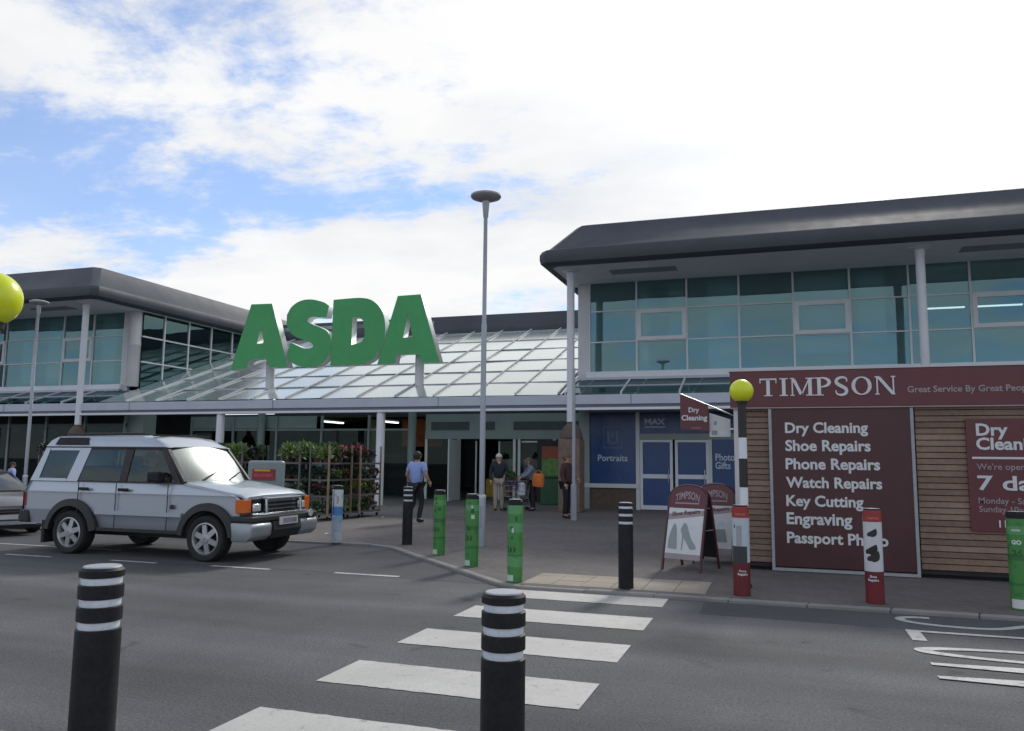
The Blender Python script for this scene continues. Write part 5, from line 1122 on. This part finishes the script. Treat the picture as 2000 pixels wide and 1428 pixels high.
sb = thing('shopping_load', 'purple and green bunches of plants lying in the shopping trolley', 'plants', (-8.15, 24.85, PZ), R_(-60), local=True)
leafball(MB(), (0,-.1,.85), .22, .18, 220, .10).build('purple_flowers', 'purple', sb); leafball(MB(), (0,-.2,1.08), .16, .16, 160, .12).build('leaves', 'leaf', sb)
MB().box(-.16,.16,.05,.3,.48,.9).build('white_bag', 'bandwhite', sb, bevel=.05)
ob_ = thing('shoulder_bag', 'orange shoulder bag hanging at the side of the woman with the trolley', 'bag', (-7.36, 24.73, PZ), R_(-25), local=True)
MB().prism([(-.20,.78),(.20,.76),(.23,1.10),(.17,1.20),(-.17,1.20),(-.22,1.10)], -.07, .07, 'y').build('pouch', 'bagorange', ob_, bevel=.035, seg=3, smooth=50)
MB().tube([(-.15,0,1.19),(-.10,.02,1.27),(0,.03,1.30),(.10,.02,1.27),(.15,0,1.19)], .012, 6).build('strap', 'bagorange', ob_)

# ------------------------------------------------------------------ flower racks and potted plants
def rack(loc, rz, label, L=1.18, W=.56, H=1.98, posts='rackwood'):
    t = thing('plant_rack', label, 'rack', loc, rz, 'plant racks by the entrance', local=True)
    for sx in (-1, 1):
        for sy_ in (-1, 1):
            MB().box(sx*W/2-.022, sx*W/2+.022, sy_*L/2-.022, sy_*L/2+.022, .12, H).build('post', posts if sx > 0 else 'rackmetal', t)
            MB().lathe([(.05,-.015),(.055,0),(.05,.015)], (sx*W/2*.85, sy_*L/2*.88, .056), 12, axis='x').build('wheel', 'black', t)
    for z in (.14, .60, 1.02, 1.46): MB().box(-W/2+.02, W/2-.02, -L/2+.02, L/2-.02, z, z+.03).box(W/2-.021, W/2, -L/2+.03, L/2-.03, z+.002, z+.05).box(-W/2+.03, W/2-.03, -L/2, -L/2+.021, z+.002, z+.05).build('shelf', 'rackmetal', t)
    return t
def plant_proto(kind):
    pr = random.Random(hash(kind) % 1000 if False else sum(map(ord, kind))); t = thing('potted_plant', 'x', 'plant', (0,0,-50), local=True)
    MB().lathe([(.055,0),(.075,.10),(.08,.105),(.08,.125),(.07,.125)], n=12).build('pot', 'potblack' if kind in ('fern','pink','white') else 'pot', t, smooth=40)
    lm = {'fern':'leaf','pink':'leafdark','yellow':'leaf','purple':'leafdark','white':'leaf','lime':'leaf2','peach':'leafdark','dark':'leafdark'}[kind]
    leafball(MB(), (0,0,.23), .13, .12, 110, .10, pr).build('foliage', lm, t)
    fm = {'pink':'pink','yellow':'yellow','purple':'purple','white':'petalwhite','peach':'peach'}.get(kind)
    if fm: leafball(MB(), (0,0,.30), .13, .08, 90, .045, pr, 1.0).build('flowers', fm, t)
    return t
PRO = {k: plant_proto(k) for k in ('fern','pink','yellow','purple','white','lime','peach','dark')}
def fill(loc, rz, mixes, L, W, where, zs=(.172,.632,1.052,1.492)):
    q = random.Random(int(abs(loc[0])*100)); Mx = Matrix.Rotation(rz, 3, 'Z')
    for z, kinds in zip(zs, mixes):
        n = len(kinds)
        for i, k in enumerate(kinds):
            for row in (-1, 1):
                if q.random() < .08: continue
                p = Mx @ Vector((row*W*.25+q.uniform(-.03,.03), -L/2+.12+(L-.24)*i/max(1,n-1)+q.uniform(-.03,.03), 0))
                s = q.uniform(.6,1.0) if z < 1.4 else q.uniform(.9,1.5)
                nm = {'fern':'green leafy','pink':'pink flowering','yellow':'yellow flowering','purple':'purple flowering','white':'white flowering','lime':'lime green','peach':'peach flowering','dark':'dark green'}[k]
                hgt = 'top shelf' if z > 1.4 else 'lower shelves'
                o = dup(PRO[k], (loc[0]+p.x, loc[1]+p.y, loc[2]+z), q.uniform(0,6), nm+' potted plant, '+hgt+' of '+where, 'potted plants on '+where); o.scale = (s, s, s)
RK = [((-11.48,19.05,PZ), 0, 'plant rack nearest the blue and white bollard, with wooden posts', 'the rack by the blue bollard', [['fern','white','dark','lime'],['pink','white','dark','fern'],['dark','white','lime','peach'],['lime','fern','peach','pink']]),
      ((-11.25,20.30,PZ), 0, 'plant rack with pink and yellow flowers nearest the entrance', 'the pink and yellow flower rack', [['fern','fern','peach','fern'],['yellow','yellow','fern','peach'],['dark','white','pink','pink'],['pink','pink','purple','dark']]),
      ((-12.30,18.95,PZ), 0, 'dark plant rack just behind the off-roader nose', 'the rack behind the off-roader nose', [['dark','fern','lime'],['white','dark','fern'],['dark','purple','fern'],['lime','fern','lime','fern']]),
      ((-14.6,19.6,PZ), 0, 'dim plant rack behind the windscreen of the off-roader', 'the rack behind the windscreen', [['dark','fern','dark'],['fern','pink','fern'],['dark','fern','lime'],['lime','purple','dark','fern']]),
      ((-16.2,20.6,PZ), R_(90), 'dim plant rack right of the white canopy column above the off-roader', 'the rack above the off-roader roof', [['dark','dark','dark'],['fern','dark','fern'],['dark','fern','dark'],['dark','fern','purple','dark']]),
      ((-24.2,21.9,PZ), R_(90), 'rack of purple flowers behind the tail of the off-roader', 'the rack behind the off-roader tail', [['dark','dark','dark'],['fern','dark','fern'],['dark','fern','dark'],['purple','purple','purple','dark']])]
for loc, rz, lab, wh, mx in RK:
    rack(loc, rz, lab, posts='rackwood' if loc[0] > -12 else 'rackmetal'); fill(loc, rz, mx, 1.18, .56, wh)
for t in PRO.values():
    for c in list(t.children): bpy.data.objects.remove(c)
    bpy.data.objects.remove(t)
# scraps of paper on the pavement
for x, y, lab in ((-9.35,15.3,'small white paper scrap on the pavement by the off-roader bumper'), (-10.55,20.2,'tiny pale scrap on the pavement at the foot of the flower racks')):
    tag(MB().add([(x,y,PZ+.006),(x+.13,y+.02,PZ+.02),(x+.11,y+.10,PZ+.008),(x+.01,y+.09,PZ+.022)], [(0,1,2,3)]).build('paper_scrap', 'signwhite'), lab, 'litter')
